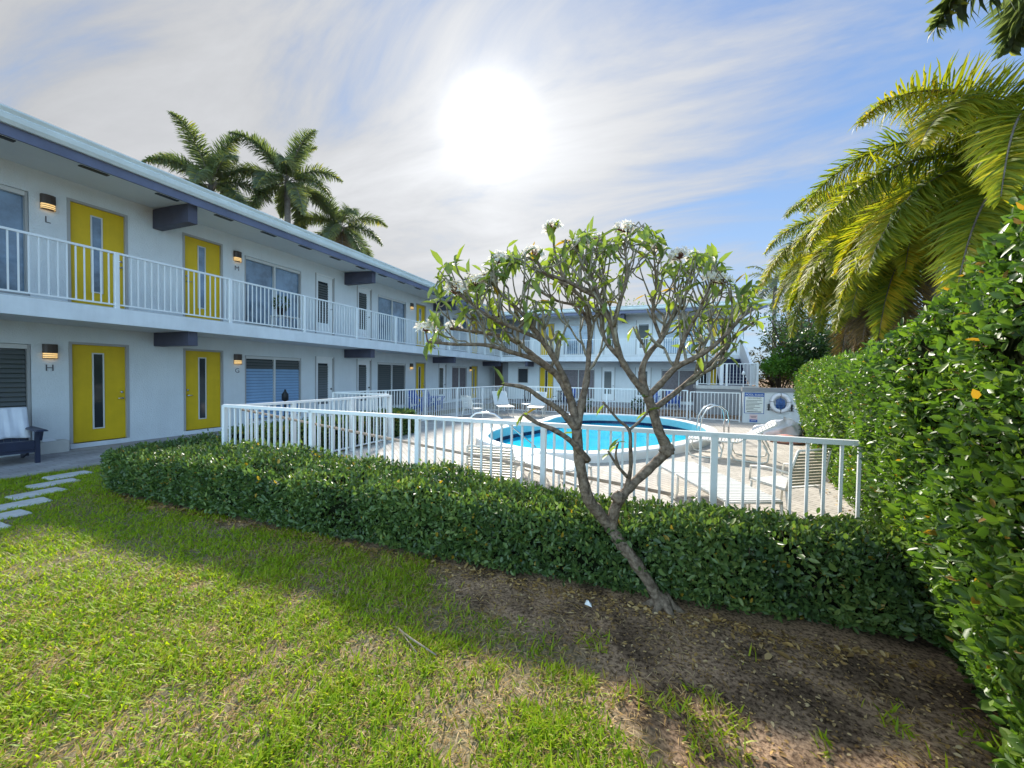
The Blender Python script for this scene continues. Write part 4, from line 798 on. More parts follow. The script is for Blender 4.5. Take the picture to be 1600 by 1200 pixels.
def adirondack(label, loc, rz, m, group=None):
    t = thing('adirondack_chair', label, 'chair', loc, rz, group)     # faces +x
    b = MB()
    for k in range(7):
        y = -0.27+k*0.09; top = 0.98-abs(k-3)*0.018; b.add([(0.02, y-.04, .30), (0.02, y+.04, .30), (-.22, y+.04, top), (-.22, y-.04, top), (0.0, y-.04, .30), (0.0, y+.04, .30), (-.24, y+.04, top), (-.24, y-.04, top)], [(0, 1, 2, 3), (7, 6, 5, 4), (0, 4, 5, 1), (1, 5, 6, 2), (2, 6, 7, 3), (3, 7, 4, 0)], m)
    b.box(-.17, -.14, -.33, .33, .62, .70, m); b.build('backrest', t)
    b = MB()
    for k in range(6):
        x = 0.04+k*0.088; z = 0.32+k*0.014; b.box(x, x+.078, -.30, .30, z, z+.022, m)
    b.box(0.56, 0.585, -.30, .30, 0.20, 0.40, m); b.box(0.59, 0.605, -.30, .30, 0.26, 0.27, m); b.build('seat', t)
    for s in (-1, 1):
        b = MB(); b.bevbox(-0.16, 0.70, s*.37-.075, s*.37+.075, .575, .605, m, .02); b.add([(0.57, s*.37-.02, .575), (0.57, s*.37+.02, .575), (0.57, s*.37+.02, .40), (0.57, s*.37-.02, .40), (0.67, s*.37-.02, .575), (0.67, s*.37+.02, .575)], [(0, 1, 2, 3), (0, 4, 5, 1), (3, 4, 0), (2, 1, 5), (3, 2, 5, 4)], m); b.build('armrest', t)
        MB().box(0.52, 0.58, s*.335-.03, s*.335+.03, 0, .575, m).build('leg', t)
        b = MB(); b.bar((-0.30, s*.30, 0.03), (0.56, s*.30, .33), 0.03, 0.09, m); b.bar((-0.10, s*.335, 0.05), (-.14, s*.335, .575), .03, .07, m); b.build('leg', t)
    return t
adirondack('navy slatted armchair with a white towel, on the walkway at the left edge', (0.62, 3.32, 0.03), R(-8), 'navy_plastic')
b = MB(); tv = []; NU, NV = 26, 18
for i in range(NU+1):
    for j in range(NV+1):
        u = i/NU; v = j/NV; y = -0.37+0.72*u
        s = v*0.82                                    # cloth length: behind the back, over the top, down the front
        if s < 0.20: f = (0.80+s, -0.205-0.02); x = -0.26+(-0.01)*(1-v); z = 0.80+s
        else: q = s-0.20; x = -0.215+q*0.33+0.03; z = 1.0-q*0.93
        rip = 0.010*math.sin(y*38+z*5)+0.007*math.sin(y*71)
        tv.append((x+rip*(1 if s >= .2 else .3)+0.012, y, z + (0.012*math.sin(y*16) if v > .9 else 0)))
b.add(tv, [(i*(NV+1)+j, (i+1)*(NV+1)+j, (i+1)*(NV+1)+j+1, i*(NV+1)+j+1) for i in range(NU) for j in range(NV)], 'towel_white', True)
t = b.build('towel'); t.location = (0.62, 3.32, 0.03); t.rotation_euler = (0, 0, R(-8)); md = t.modifiers.new('thick', 'SOLIDIFY'); md.thickness = 0.008; md.offset = 1; tag(t, 'white towel draped over the back of the navy armchair', 'towel')
t = MB().bevbox(0.02, 0.30, 3.92, 4.34, 0.03, 0.27, 'box_beige', 0.015).build('step_block'); tag(t, 'low beige block against the wall left of the lower yellow door', 'block')
t = MB(); t.add([(0.06, 3.96, .275), (0.26, 3.98, .275), (0.24, 4.18, .275), (0.08, 4.16, .275), (0.10, 3.9, .31), (0.2, 3.95, .325), (0.2, 4.1, .30), (0.12, 4.12, .33)], [(3, 2, 1, 0), (4, 5, 6, 7), (0, 1, 5, 4), (1, 2, 6, 5), (2, 3, 7, 6), (3, 0, 4, 7)], 'paper'); t = t.build('folded_cloth'); tag(t, 'crumpled white cloth on top of the beige block', 'cloth')
ad = adirondack('blue armchair outside the ground floor window of the long wing', (1.2, 15.4, 0.03), R(0), 'blue_plastic', 'blue garden armchairs')
for (x, y, rz, lab) in ((1.2, 16.5, 5, 'blue armchair just left of the third ground floor yellow door'), (6.5, 24.6, -95, 'blue armchair under the far wing, behind the left far fence'), (11.4, 24.4, -90, 'blue armchair under the far wing, left of the gate'), (12.5, 24.4, -85, 'blue armchair under the far wing, next to the gate post')):
    c = copy_tree(ad); c.location = (x, y, 0.03); c.rotation_euler = (0, 0, R(rz)); c['label'] = lab
def black_chair(label, loc, rz):
    t = thing('patio_chair', label, 'chair', loc, rz, 'black chairs beyond the far fence'); b = MB(); b.box(-.24, .24, -.24, .24, .42, .46, 'black_metal'); b.build('seat', t)
    b = MB()
    for k in range(5): b.box(-.25, -.22, -.22+k*.1, -.17+k*.1, .46, .95, 'black_metal')
    b.box(-.26, -.21, -.24, .24, .93, .97, 'black_metal'); b.build('backrest', t)
    for x in (-.22, .22):
        for y in (-.22, .22): MB().tube([(x, y, .42), (x*1.08, y*1.08, 0)], .016, 'black_metal', 6).build('leg', t)
    for s in (-1, 1): MB().tube([(-.22, s*.26, .68), (.2, s*.26, .66), (.22, s*.24, .42)], .016, 'black_metal', 6).build('armrest', t)
black_chair('black slatted patio chair behind the left far lounger', (5.5, 19.2, 0.0), R(-60)); black_chair('black slatted patio chair behind the far side table', (7.0, 19.3, 0.0), R(-110))
# steel pool ladder and hand rail
ld = thing('pool_ladder', 'steel pool ladder with two curved rails at the right end of the pool', 'pool ladder', (13.05, 12.95, 0.0), R(5))
for s in (-0.26, 0.26):
    b = MB(); b.tube([(0.62, s, 0.0), (0.62, s, 0.55), (0.58, s, 0.78), (0.42, s, 0.92), (0.22, s, 0.93), (0.02, s, 0.80), (-0.10, s, 0.58), (-0.14, s, 0.2), (-0.14, s, -0.4)], 0.024, 'steel', 10); b.build('rail', ld)
for z in (-0.02, -0.3): MB().box(-0.20, -0.10, -0.26, 0.26, z, z+0.03, 'steel').build('tread', ld)
MB().tube([(0.62, -0.26, 0.5), (0.62, 0.26, 0.5)], 0.016, 'steel', 8).build('cross_bar', ld)
hr = MB(); hr.tube([(7.55, 8.35, 0.0), (7.58, 8.36, 0.55), (7.60, 8.37, 0.74), (7.70, 8.42, 0.82), (7.95, 8.5, 0.84), (8.12, 8.58, 0.80), (8.45, 8.75, 0.52), (9.0, 9.0, 0.02), (9.2, 9.1, -0.3)], 0.024, 'steel', 10); hr = hr.build('hand_rail'); tag(hr, 'steel hand rail bent down into the left end of the pool', 'hand rail')
# pool floats by the tall hedge
fb = thing('pool_float', 'crumpled white inflatable lying against the foot of the tall hedge', 'pool float', (15.05, 13.6, 0.012))
b = MB(); NU, NV = 40, 20; vs = []
for j in range(NV+1):
    for i in range(NU):
        u = 2*math.pi*i/NU; v = j/NV; r_ = math.sin(min(1, v*1.15)*math.pi*.5)**.8; zq = 0.50*(1-v)**.75
        f = 1+0.10*math.sin(5*u+7*v)+0.07*math.sin(9*u-5*v+1)+0.05*math.sin(14*u+17*v)
        ch = 0.55+0.45*min(1, v*1.3)
        vs.append((0.62*r_*f*math.cos(u)+0.20*(1-v), 0.36*r_*f*math.sin(u), max(0.0, zq*(1+0.22*math.sin(3*u+9*v)*ch+0.10*math.sin(11*v+2*u)))))
b.add(vs, [(j*NU+i, j*NU+(i+1) % NU, (j+1)*NU+(i+1) % NU, (j+1)*NU+i) for j in range(NV) for i in range(NU)]+[tuple(range(NU))], 'float_white', True)
b.build('air_cushion', fb)
t = MB(); t.lathe([(0.02, 0), (.36, .0), (.44, .06), (.36, .13), (.12, .2), (0.02, .22)], (0, 0, 0), 'float_pink', 16); t = t.build('beach_bag'); t.location = (15.05, 12.55, 0.012); tag(t, 'pink patterned beach bag beside the white inflatable', 'bag')
# balcony items
bt = thing('balcony_table', 'small white table with a plant on the upper balcony by window', 'table', (0.75, 9.0, 3.005)); MB().box(-.22, .22, -.35, .35, .44, .47, 'strap_white').build('tabletop', bt)
for x in (-.19, .19):
    for y in (-.32, .32): MB().box(x-.02, x+.02, y-.02, y+.02, 0, .44, 'strap_white').build('leg', bt)
def leafblob(n, c, rad, zs=1.0):
    v = norm(rng.normal(0, 1, (n, 3))); r_ = rng.uniform(0.35, 1, n)**0.5
    return np.array(c)+v*r_[:, None]*np.array(rad)*np.array([1, 1, zs]), v
def potted(label, loc, n, rad, lm='tree_leaf', ll=0.10):
    t = thing('potted_plant', label, 'potted plant', loc); MB().lathe([(0.09, 0), (0.13, 0.22), (0.145, 0.24), (0.12, 0.24)], (0, 0, 0), 'black_metal').build('pot', t)
    p, v = leafblob(n, (0, 0, .24+rad*.8), (rad, rad, rad)); leafcloud('foliage', p, v+rng.normal(0, .4, (n, 3)), rng.normal(0, 1, (n, 3))+[0, 0, 1], ll, ll*.4, rng.random(n), lm, t)
potted('leafy potted plant on the white balcony table', (0.75, 8.85, 3.475), 160, 0.2, ll=0.11)
t = thing('garden_lantern', 'black lantern on a post beside the lower window with blue louvres', 'lantern', (0.3, 9.35, 0.03)); MB().tube([(0, 0, 0), (0, 0, .78)], .03, 'black_metal', 8).build('post', t); MB().lathe([(0.05, 0), (.1, .03), (.1, .22), (.03, .32), (.03, .38)], (0, 0, .76), 'black_metal', 8).build('lamp_head', t)
potted('potted shrub beside the pool at the far fence, left of trunk', (8.6, 17.9, 0.0), 260, 0.32)
potted('potted shrub in front of the far wing near the gate', (10.9, 18.6, 0.0), 260, 0.3)

# ------------------------------------------------------------------ hedges
def hedge(name, label, sampler, n, lsize, lm, core, rn0=0.45, gaps=0.0, tilt=(0, 0, 0.5), tpl=LEAF8, big=None):
    t = thing(name, label, 'hedge'); p, nr = sampler(n)
    if gaps:                                   # thin the leaves in small pockets so the painted dark core shows
        q = fbm(p[:, 0]*6+p[:, 2]*5, p[:, 1]*6-p[:, 2]*4, 71, 2); k = (q > gaps) | (rng.random(n) < .25); p, nr = p[k], nr[k]; n = len(p)
    cl = vnoise(p[:, 0]*4.2+p[:, 2]*3.1, p[:, 1]*4.2+p[:, 2]*2.3, 5)
    p = p+nr*(rng.normal(-0.015, 0.03, n)[:, None])+nr*((cl-.5)*0.07)[:, None]
    ax = norm(nr*rng.uniform(0.1, 1.0, n)[:, None]+rng.normal(0, .75, (n, 3))+np.array(tilt)); nm = norm(nr*0.9+rng.normal(0, .55, (n, 3))+[0, 0, .35])
    sz = lsize*np.clip(rng.normal(1, .33, n), .4, 1.9); rn = np.clip(rng.normal(rn0, .22, n)+(cl-.5)*.45, 0, 0.97); yl = rng.random(n) < 0.012; rn[yl] = 1.0
    leafcloud('foliage', p, ax, nm, sz, sz*rng.uniform(.36, .62, n), rn, lm, t, tpl); core(t)
    m_ = n//40; k = rng.integers(0, n, m_); leafcloud('twigs', p[k]-nr[k]*.05, norm(nr[k]+rng.normal(0, .6, (m_, 3))+[0, 0, .4]), rng.normal(0, 1, (m_, 3)), rng.uniform(.06, .15, m_), .006, rng.uniform(0, .7, m_), 'dead_frond', t, LEAF4)
    return t
def frontdepth(x): return np.interp(x, [4.4, 9.0, 11.0, 13.6], [4.55, 4.18, 3.78, 3.75])
def frontface(x): return np.interp(x, [4.4, 4.8, 9.0, 11.0, 12.5, 13.6], [3.22, 3.05, 3.07, 3.10, 3.20, 3.30])
def hz(x): return 0.60+0.03*np.sin(x*2.1)+0.02*np.sin(x*5.3+1)
def s_front(n):
    P = []; Nn = []
    nt_ = int(n*.47); x = rng.uniform(4.45, 13.6, nt_); f = frontface(x); d_ = frontdepth(x); y = rng.uniform(f, d_); e = np.minimum(y-f, d_-y); P.append(np.stack([x, y, hz(x)-np.clip(.09-e, 0, .09)**2*6], 1)); Nn.append(np.tile([0, 0, 1.], (nt_, 1)))
    nf = int(n*.41); x = rng.uniform(4.45, 13.7, nf); z = hz(x)*rng.uniform(0.03, 1, nf)**0.85; y = frontface(x)-0.03*np.sin(z*5)+np.clip(z-hz(x)+.10, 0, 1)**2*4+np.clip(0.14-z, 0, 1)*0.9; P.append(np.stack([x, y, z], 1)); Nn.append(np.tile([0, -1., .15], (nf, 1)))
    nl = int(n*.05); y = rng.uniform(3.1, 4.5, nl); z = rng.uniform(.02, .6, nl); P.append(np.stack([4.45-0.02*np.sin(z*5)+np.clip(z-.5, 0, 1)*.5, y, z], 1)); Nn.append(np.tile([-1., 0, .1], (nl, 1)))
    nb = n-nt_-nf-nl; x = rng.uniform(4.5, 13.6, nb); z = rng.uniform(.05, .6, nb); P.append(np.stack([x, frontdepth(x), z], 1)); Nn.append(np.tile([0, 1., .1], (nb, 1)))
    return np.concatenate(P), np.concatenate(Nn)
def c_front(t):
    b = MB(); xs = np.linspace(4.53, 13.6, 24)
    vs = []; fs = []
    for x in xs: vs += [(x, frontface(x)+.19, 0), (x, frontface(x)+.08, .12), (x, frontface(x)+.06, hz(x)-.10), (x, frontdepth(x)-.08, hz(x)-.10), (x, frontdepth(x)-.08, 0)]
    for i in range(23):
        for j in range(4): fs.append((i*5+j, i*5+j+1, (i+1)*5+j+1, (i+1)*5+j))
    fs += [tuple(range(5)), tuple(range(119, 114, -1))]; b.add(vs, fs, 'hedge_core'); b.build('dark_core', t)
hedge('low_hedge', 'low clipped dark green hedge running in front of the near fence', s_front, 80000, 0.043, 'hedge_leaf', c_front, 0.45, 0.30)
def s_side(n):
    x0, x1, y0, y1, z1 = 4.35, 5.15, 4.75, 9.6, 0.66
    f = rng.integers(0, 4, n); x = rng.uniform(x0, x1, n); y = rng.uniform(y0, y1, n); z = rng.uniform(0.02, z1, n); nr = np.zeros((n, 3))
    for k, (v, q) in enumerate((((0, 0, 1), 'z'), ((1, 0, .1), 'x1'), ((-1, 0, .1), 'x0'), ((0, 1, 0), 'y1'))): nr[f == k] = v
    z[f == 0] = z1; x[f == 1] = x1; x[f == 2] = x0; y[f == 3] = y1
    return np.stack([x, y, z], 1), nr
hedge('low_hedge', 'low clipped hedge between the walkway and the side fence with gate', s_side, 20000, 0.055, 'hedge_leaf', lambda t: MB().box(4.43, 5.07, 4.8, 9.52, 0, .58, 'hedge_core').build('dark_core', t))
def tall_x(y, z):
    base = np.interp(y, [0, 2.4, 3.4, 6.4, 10, 13.3], [13.15, 13.42, 13.58, 14.32, 15.05, 15.75])
    return base-0.30*np.clip(z/1.0, 0, 1)**0.8+0.10*np.clip((z-1.6)/1.0, 0, 1)+(vnoise(y*1.4, z*1.4, 9)-.5)*0.24+(vnoise(y*4.5+7, z*4.5, 19)-.5)*0.10
def TH(y): return np.interp(y, [0, 2.2, 2.8, 3.5, 4.3, 8, 13.3], [3.1, 2.80, 2.44, 2.10, 2.02, 2.10, 2.18])
def s_tall(n):
    P = []; Nn = []
    nf = int(n*.72); y = 0.3+13.2*rng.random(nf)**1.75; z = TH(y)*rng.uniform(0.0, 1, nf); rnd_ = np.clip(z-TH(y)+.25, 0, .25); x = tall_x(y, z)+rnd_**2*3
    yend = np.clip(y-13.0, 0, 1); x = x+yend**2*3; P.append(np.stack([x, y, z], 1)); Nn.append(np.tile([-1., -.2, .15], (nf, 1)))
    nt_ = int(n*.18); y = 0.3+13.1*rng.random(nt_)**1.5; x = tall_x(y, TH(y))+rng.uniform(0.1, 1.6, nt_); P.append(np.stack([x, y, TH(y)+(vnoise(x*3, y*3, 4)-.5)*.16], 1)); Nn.append(np.tile([0, 0, 1.], (nt_, 1)))
    ne = n-nf-nt_; z = 2.15*rng.uniform(0, 1, ne); x = 15.6+rng.uniform(0, 1.6, ne); P.append(np.stack([x, 13.45-np.clip(z-1.85, 0, 1)**2*2+np.zeros(ne), z], 1)); Nn.append(np.tile([0, 1., .1], (ne, 1)))
    return np.concatenate(P), np.concatenate(Nn)
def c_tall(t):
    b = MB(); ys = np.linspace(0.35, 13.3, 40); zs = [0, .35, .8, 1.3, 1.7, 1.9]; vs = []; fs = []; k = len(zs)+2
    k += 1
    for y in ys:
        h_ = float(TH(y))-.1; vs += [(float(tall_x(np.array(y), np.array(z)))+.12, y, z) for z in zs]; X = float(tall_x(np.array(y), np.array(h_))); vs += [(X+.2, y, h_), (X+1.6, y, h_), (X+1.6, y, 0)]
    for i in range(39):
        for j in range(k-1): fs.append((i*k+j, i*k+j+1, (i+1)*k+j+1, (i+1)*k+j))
    fs += [tuple(range(k)), tuple(range(40*k-1, 39*k-1, -1))]; b.add(vs, fs, 'hedge_core'); b.build('dark_core', t)
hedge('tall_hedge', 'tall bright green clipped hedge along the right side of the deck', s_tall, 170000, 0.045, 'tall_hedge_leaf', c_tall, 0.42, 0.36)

# ------------------------------------------------------------------ plumeria tree
plum = thing('plumeria_tree', 'leaning plumeria tree with bare grey limbs and white flowers in the low hedge', 'tree', tuple(unproject(1036, 946, 2.96)*[1, 1, 0]))
PO = np.array(plum.location)
LIMBS = [  # (pixel x, pixel y, depth, radius)
 [(1036, 950, 2.96, .055), (1012, 907, 2.975, .052), (988, 872, 2.995, .054), (970, 848, 3.05, .057), (955, 826, 3.12, .062)],
 [(955, 826, 3.12, .06), (935, 800, 3.08, .055), (919, 779, 3.03, .052), (909, 740, 3.02, .048), (903, 702, 3.02, .046), (901, 671, 3.02, .046)],
 [(955, 826, 3.12, .055), (963, 790, 3.08, .045), (985, 760, 3.12, .042), (1020, 727, 3.15, .043), (1041, 703, 3.16, .050), (1030, 675, 3.15, .042), (1021, 645, 3.14, .040), (1012, 619, 3.13, .042)],
 [(901, 671, 3.02, .036), (884, 650, 2.98, .028), (867, 635, 2.94, .024), (845, 622, 2.9, .021), (821, 606, 2.86, .018), (785, 600, 2.8, .013)],
 [(919, 720, 3.02, .03), (893, 690, 2.95, .024), (866, 672, 2.9, .02), (838, 660, 2.86, .018), (818, 646, 2.84, .016)],
 [(901, 671, 3.02, .040), (893, 629, 3.06, .034), (881, 604, 3.10, .030), (867, 583, 3.14, .028), (836, 557, 3.2, .024), (800, 531, 3.26, .021), (765, 522, 3.3, .018), (733, 517, 3.34, .015), (700, 513, 3.36, .012), (671, 508, 3.38, .010)],
 [(867, 583, 3.14, .026), (835, 562, 3.05, .022), (795, 549, 2.98, .019), (759, 539, 2.93, .016), (712, 538, 2.9, .013), (668, 534, 2.87, .010)],
 [(893, 629, 3.06, .030), (885, 598, 3.0, .027), (866, 560, 2.93, .024), (847, 531, 2.88, .021), (830, 508, 2.84, .018), (812, 486, 2.8, .015), (786, 462, 2.77, .011), (770, 445, 2.75, .009)],
 [(847, 531, 2.88, .018), (805, 513, 2.78, .016), (769, 497, 2.7, .013), (740, 478, 2.65, .011), (715, 458, 2.6, .009)],
 [(901, 671, 3.02, .036), (910, 625, 3.1, .032), (917, 590, 3.2, .028), (920, 550, 3.3, .024), (921, 510, 3.36, .022), (912, 470, 3.4, .019), (888, 448, 3.42, .016), (862, 434, 3.45, .014), (826, 417, 3.48, .010)],
 [(921, 510, 3.36, .018), (905, 480, 3.45, .015), (870, 470, 3.52, .013), (835, 450, 3.58, .010)],
 [(1012, 619, 3.13, .036), (990, 592, 3.12, .032), (971, 562, 3.1, .029), (963, 535, 3.08, .027), (957, 510, 3.06, .025), (937, 469, 3.02, .022), (910, 452, 2.98, .019), (883, 438, 2.95, .016), (850, 425, 2.9, .012), (838, 404, 2.88, .009)],
 [(957, 510, 3.06, .020), (968, 474, 3.02, .018), (979, 433, 2.98, .015), (978, 400, 2.96, .011), (974, 378, 2.95, .008)],
 [(937, 469, 3.02, .018), (925, 433, 3.05, .016), (910, 398, 3.08, .012), (900, 380, 3.08, .009)],
 [(883, 438, 2.95, .014), (868, 400, 2.93, .011), (864, 364, 2.92, .008)],
 [(971, 562, 3.1, .022), (945, 530, 3.2, .018), (940, 490, 3.28, .015), (945, 440, 3.35, .012), (935, 395, 3.38, .009)],
 [(1012, 619, 3.13, .034), (1003, 583, 3.2, .03), (1012, 555, 3.25, .026), (1033, 530, 3.3, .022), (1045, 505, 3.34, .019), (1062, 478, 3.38, .016), (1079, 443, 3.42, .012), (1085, 420, 3.44, .009)],
 [(1033, 530, 3.3, .018), (1020, 490, 3.3, .015), (1025, 450, 3.28, .012), (1022, 400, 3.26, .009)],
 [(1012, 619, 3.13, .032), (1032, 600, 3.1, .028), (1055, 575, 3.06, .025), (1080, 562, 3.02, .022), (1105, 548, 2.98, .019), (1132, 525, 2.95, .016), (1155, 500, 2.92, .012), (1176, 474, 2.9, .009)],
 [(1055, 575, 3.06, .02), (1065, 540, 3.02, .018), (1082, 505, 2.98, .015), (1100, 470, 2.95, .012), (1112, 440, 2.92, .009)],
 [(1020, 640, 3.14, .030), (1050, 618, 3.2, .026), (1085, 588, 3.28, .023), (1118, 560, 3.34, .019), (1150, 525, 3.38, .015), (1185, 498, 3.42, .010)],
 [(1085, 588, 3.28, .016), (1115, 575, 3.36, .012), (1140, 553, 3.42, .009)],
 [(976, 770, 3.1, .022), (985, 735, 3.1, .018), (985, 700, 3.1, .016), (983, 672, 3.1, .014), (965, 655, 3.08, .012), (942, 628, 3.05, .009)],
 [(983, 672, 3.1, .012), (1003, 655, 3.12, .011), (1014, 640, 3.12, .009)],
 [(980, 745, 3.1, .016), (965, 728, 3.06, .013), (950, 705, 3.02, .010)],
 [(968, 732, 3.08, .012), (962, 712, 3.06, .01), (966, 690, 3.05, .008)],
]
bb = MB(); tips = []
for Lm in LIMBS:
    pts = [Vector(unproject(x, y, d_)-PO) for x, y, d_, r_ in Lm]; rad = [q[3]*.9 for q in Lm]
    # resample with a smooth curve and knobbly thickness
    sm = []; sr = []
    for i in range(len(pts)-1):
        p0, p1, p2, p3 = pts[max(i-1, 0)], pts[i], pts[i+1], pts[min(i+2, len(pts)-1)]
        for u in (0, .25, .5, .75):
            sm.append(0.5*((2*p1)+(-p0+p2)*u+(2*p0-5*p1+4*p2-p3)*u*u+(-p0+3*p1-3*p2+p3)*u**3)); sr.append((rad[i]*(1-u)+rad[i+1]*u)*random.uniform(.88, 1.12))
    sm.append(pts[-1]); sr.append(rad[-1]); bb.tube(sm, sr, 'bark', 9)
    tips.append((pts[-1], (pts[-1]-pts[-2]).normalized(), rad[-1], 0))
    # side shoots along the outer half of the limb
    if Lm[-1][1] < 560:
        for u in np.arange(0.30, 0.98, 0.062):
            k = int(u*(len(sm)-1)); tg = (sm[min(k+1, len(sm)-1)]-sm[k-1]).normalized()
            tips.append((sm[k], tg, min(sr[k]*.66, .013), 1))
for y_ in (0.01,):                                # root flare and old knots
    q0 = unproject(1036, 950, 2.96)-PO
    for a in np.arange(0, 6.2, 1.05): bb.tube([q0+np.array([0, 0, .10]), q0+np.array([.055*math.cos(a), .055*math.sin(a), .04]), q0+np.array([.13*math.cos(a), .13*math.sin(a), -.005]), q0+np.array([.22*math.cos(a+.2), .22*math.sin(a+.2), -.035])], [.042, .036, .022, .008], 'bark', 7)
for (x, y, d_, r_) in ((1042, 703, 3.15, .056), (965, 777, 3.05, .046)):
    c = unproject(x, y, d_)-PO; vs = []
    for j in range(9):
        for i in range(14):
            u = 2*math.pi*i/14; v = math.pi*j/8; f = r_*(1+.16*math.sin(3*u+2*v)+random.uniform(-.13, .13)); vs.append(c+np.array([f*math.sin(v)*math.cos(u), f*math.sin(v)*math.sin(u), f*math.cos(v)]))
    bb.add(vs, [(j*14+i, (j+1)*14+i, (j+1)*14+(i+1) % 14, j*14+(i+1) % 14) for j in range(8) for i in range(14)], 'bark', True)
ends = []
def inside(q):
    q = np.array(q)+PO-CAM; k = q@CF; x = 800+FPX*(q@CR)/k; y = 600-FPX*(q@CU)/k
    return 672 < x < 1185 and y > 372+0.0011*(x-950)**2+18*math.sin(x*.061)+14*math.sin(x*.023+1)
def shoot(p, d_, r0, depth):
    """plumeria twigs fork in twos and threes, each fork curving up"""
    ln = random.uniform(.09, .21)*(1.0 if depth else .9); d2 = (d_+Vector((random.gauss(0, .28), random.gauss(0, .28), random.uniform(.1, .5)))).normalized()
    if not inside(p+d2*ln):
        d2 = (d2+Vector((0, 0, -.9))).normalized(); ln *= .5
        if not inside(p+d2*ln):
            if random.random() < .35: ends.append((p, d_))
            return
    m = p+d2*ln*.5+Vector((0, 0, -.01)); e = p+d2*ln+Vector((0, 0, .02)); bb.tube([p, m, e], [r0, r0*.88, r0*.82], 'bark_tip', 6)
    if depth < 3 and random.random() < (.95, .6, .3)[depth]:
        for k in range(random.choice((1, 2, 2))):
            dd = (d2+Vector((random.gauss(0, .6), random.gauss(0, .6), random.gauss(.1, .3)))).normalized(); shoot(e, dd, r0*.78, depth+1)
    elif random.random() < .72: ends.append((e, d2))
for p, d_, r_, kind in tips:
    if kind == 0:
        if (p+Vector(PO)).z > 1.9: shoot(p, d_, max(r_*.9, .007), 0); 
        ends.append((p, d_))
    else:
        sd_ = d_.orthogonal().normalized(); sd_.rotate(Matrix.Rotation(random.uniform(0, 6.28), 3, d_)); dd = (d_*.6+sd_*.7+Vector((0, 0, .45))).normalized(); shoot(p, dd, max(r_, .0078), 0)
tr_ = bb.build('trunk', plum)
pos = []; axs = []; nms = []; lens = []; rns = []
for p, d_ in ends:
    k = random.choice((2, 2, 3, 3, 4)); a0 = random.uniform(0, 6.28); o1 = d_.orthogonal().normalized(); o2 = d_.cross(o1); low = (p+Vector(PO)).z < 2.0
    if low: k = random.choice((1, 2, 3, 4))
    for j in range(k):
        a = a0+j*2.4; sd_ = o1*math.cos(a)+o2*math.sin(a); ax = (d_*random.uniform(.1, .8)+sd_*random.uniform(.7, 1.1)+Vector((0, 0, random.uniform(-1.5, .6)))).normalized()
        pos.append(p-d_*random.uniform(0, .035)); axs.append(ax); nms.append(Vector((random.gauss(0, .3), random.gauss(0, .3), 1))+d_*.5); lens.append(random.uniform(.07, .17)); rns.append(min(.95, max(0, random.gauss(.45, .25))) if random.random() > .02 else 1.0)
leafcloud('foliage', np.array(pos), np.array(axs), np.array(nms), np.array(lens), np.array(lens)*.34, np.array(rns), 'plumeria_leaf', plum)
def flowers(c, n, spread):
    b = MB(); c = Vector(c)
    for i in range(n):
        d_ = Vector((random.gauss(0, .6), random.gauss(0, .6), random.uniform(.2, 1))).normalized(); p = c+d_*spread*random.uniform(.6, 1); b.tube([c, c+d_*spread*.5, p], .003, 'stalk_red', 4, False)
        o1 = d_.orthogonal().normalized(); o2 = d_.cross(o1); r_ = random.uniform(.034, .047)
        for k in range(5):
            a = k*1.2566+i; u = o1*math.cos(a)+o2*math.sin(a); v = o1*math.cos(a+1.0)+o2*math.sin(a+1.0); w_ = o1*math.cos(a+.5)+o2*math.sin(a+.5)
            b.add([p, p+u*r_*.6+d_*.008, p+w_*r_*1.15+d_*.012, p+v*r_*.55+d_*.010], [(0, 1, 2, 3)], 'petal_white')
        b.add([p+d_*.002+o1*.007, p+d_*.002+o2*.007, p+d_*.002-o1*.007, p+d_*.002-o2*.007], [(0, 1, 2, 3)], 'petal_yellow')
    return b.build('flower_cluster', plum)
FL = [(864, 358, 2.92), (974, 358, 2.95), (1014, 378, 3.26), (1028, 385, 3.26), (1062, 400, 3.0), (1084, 402, 3.44), (780, 406, 2.75), (834, 398, 2.88), (906, 382, 3.08), (762, 440, 2.7), (742, 445, 2.65), (712, 455, 2.6), (708, 512, 3.36), (930, 375, 3.38), (1112, 436, 2.92), (665, 514, 2.87), (1128, 440, 2.9)]
for x, y, d_ in FL:
    c = unproject(x, y+4, d_)-PO; e = min(ends, key=lambda q: (q[0]-Vector(c)).length)[0]
    b = MB(); md_ = (e+Vector(c))/2+Vector((0, 0, .0)); b.tube([e, md_, c], [.006, .005, .004], 'stalk_red', 5); b.build('flower_stalk', plum); flowers(c, random.choice((14, 17, 20)), .075)

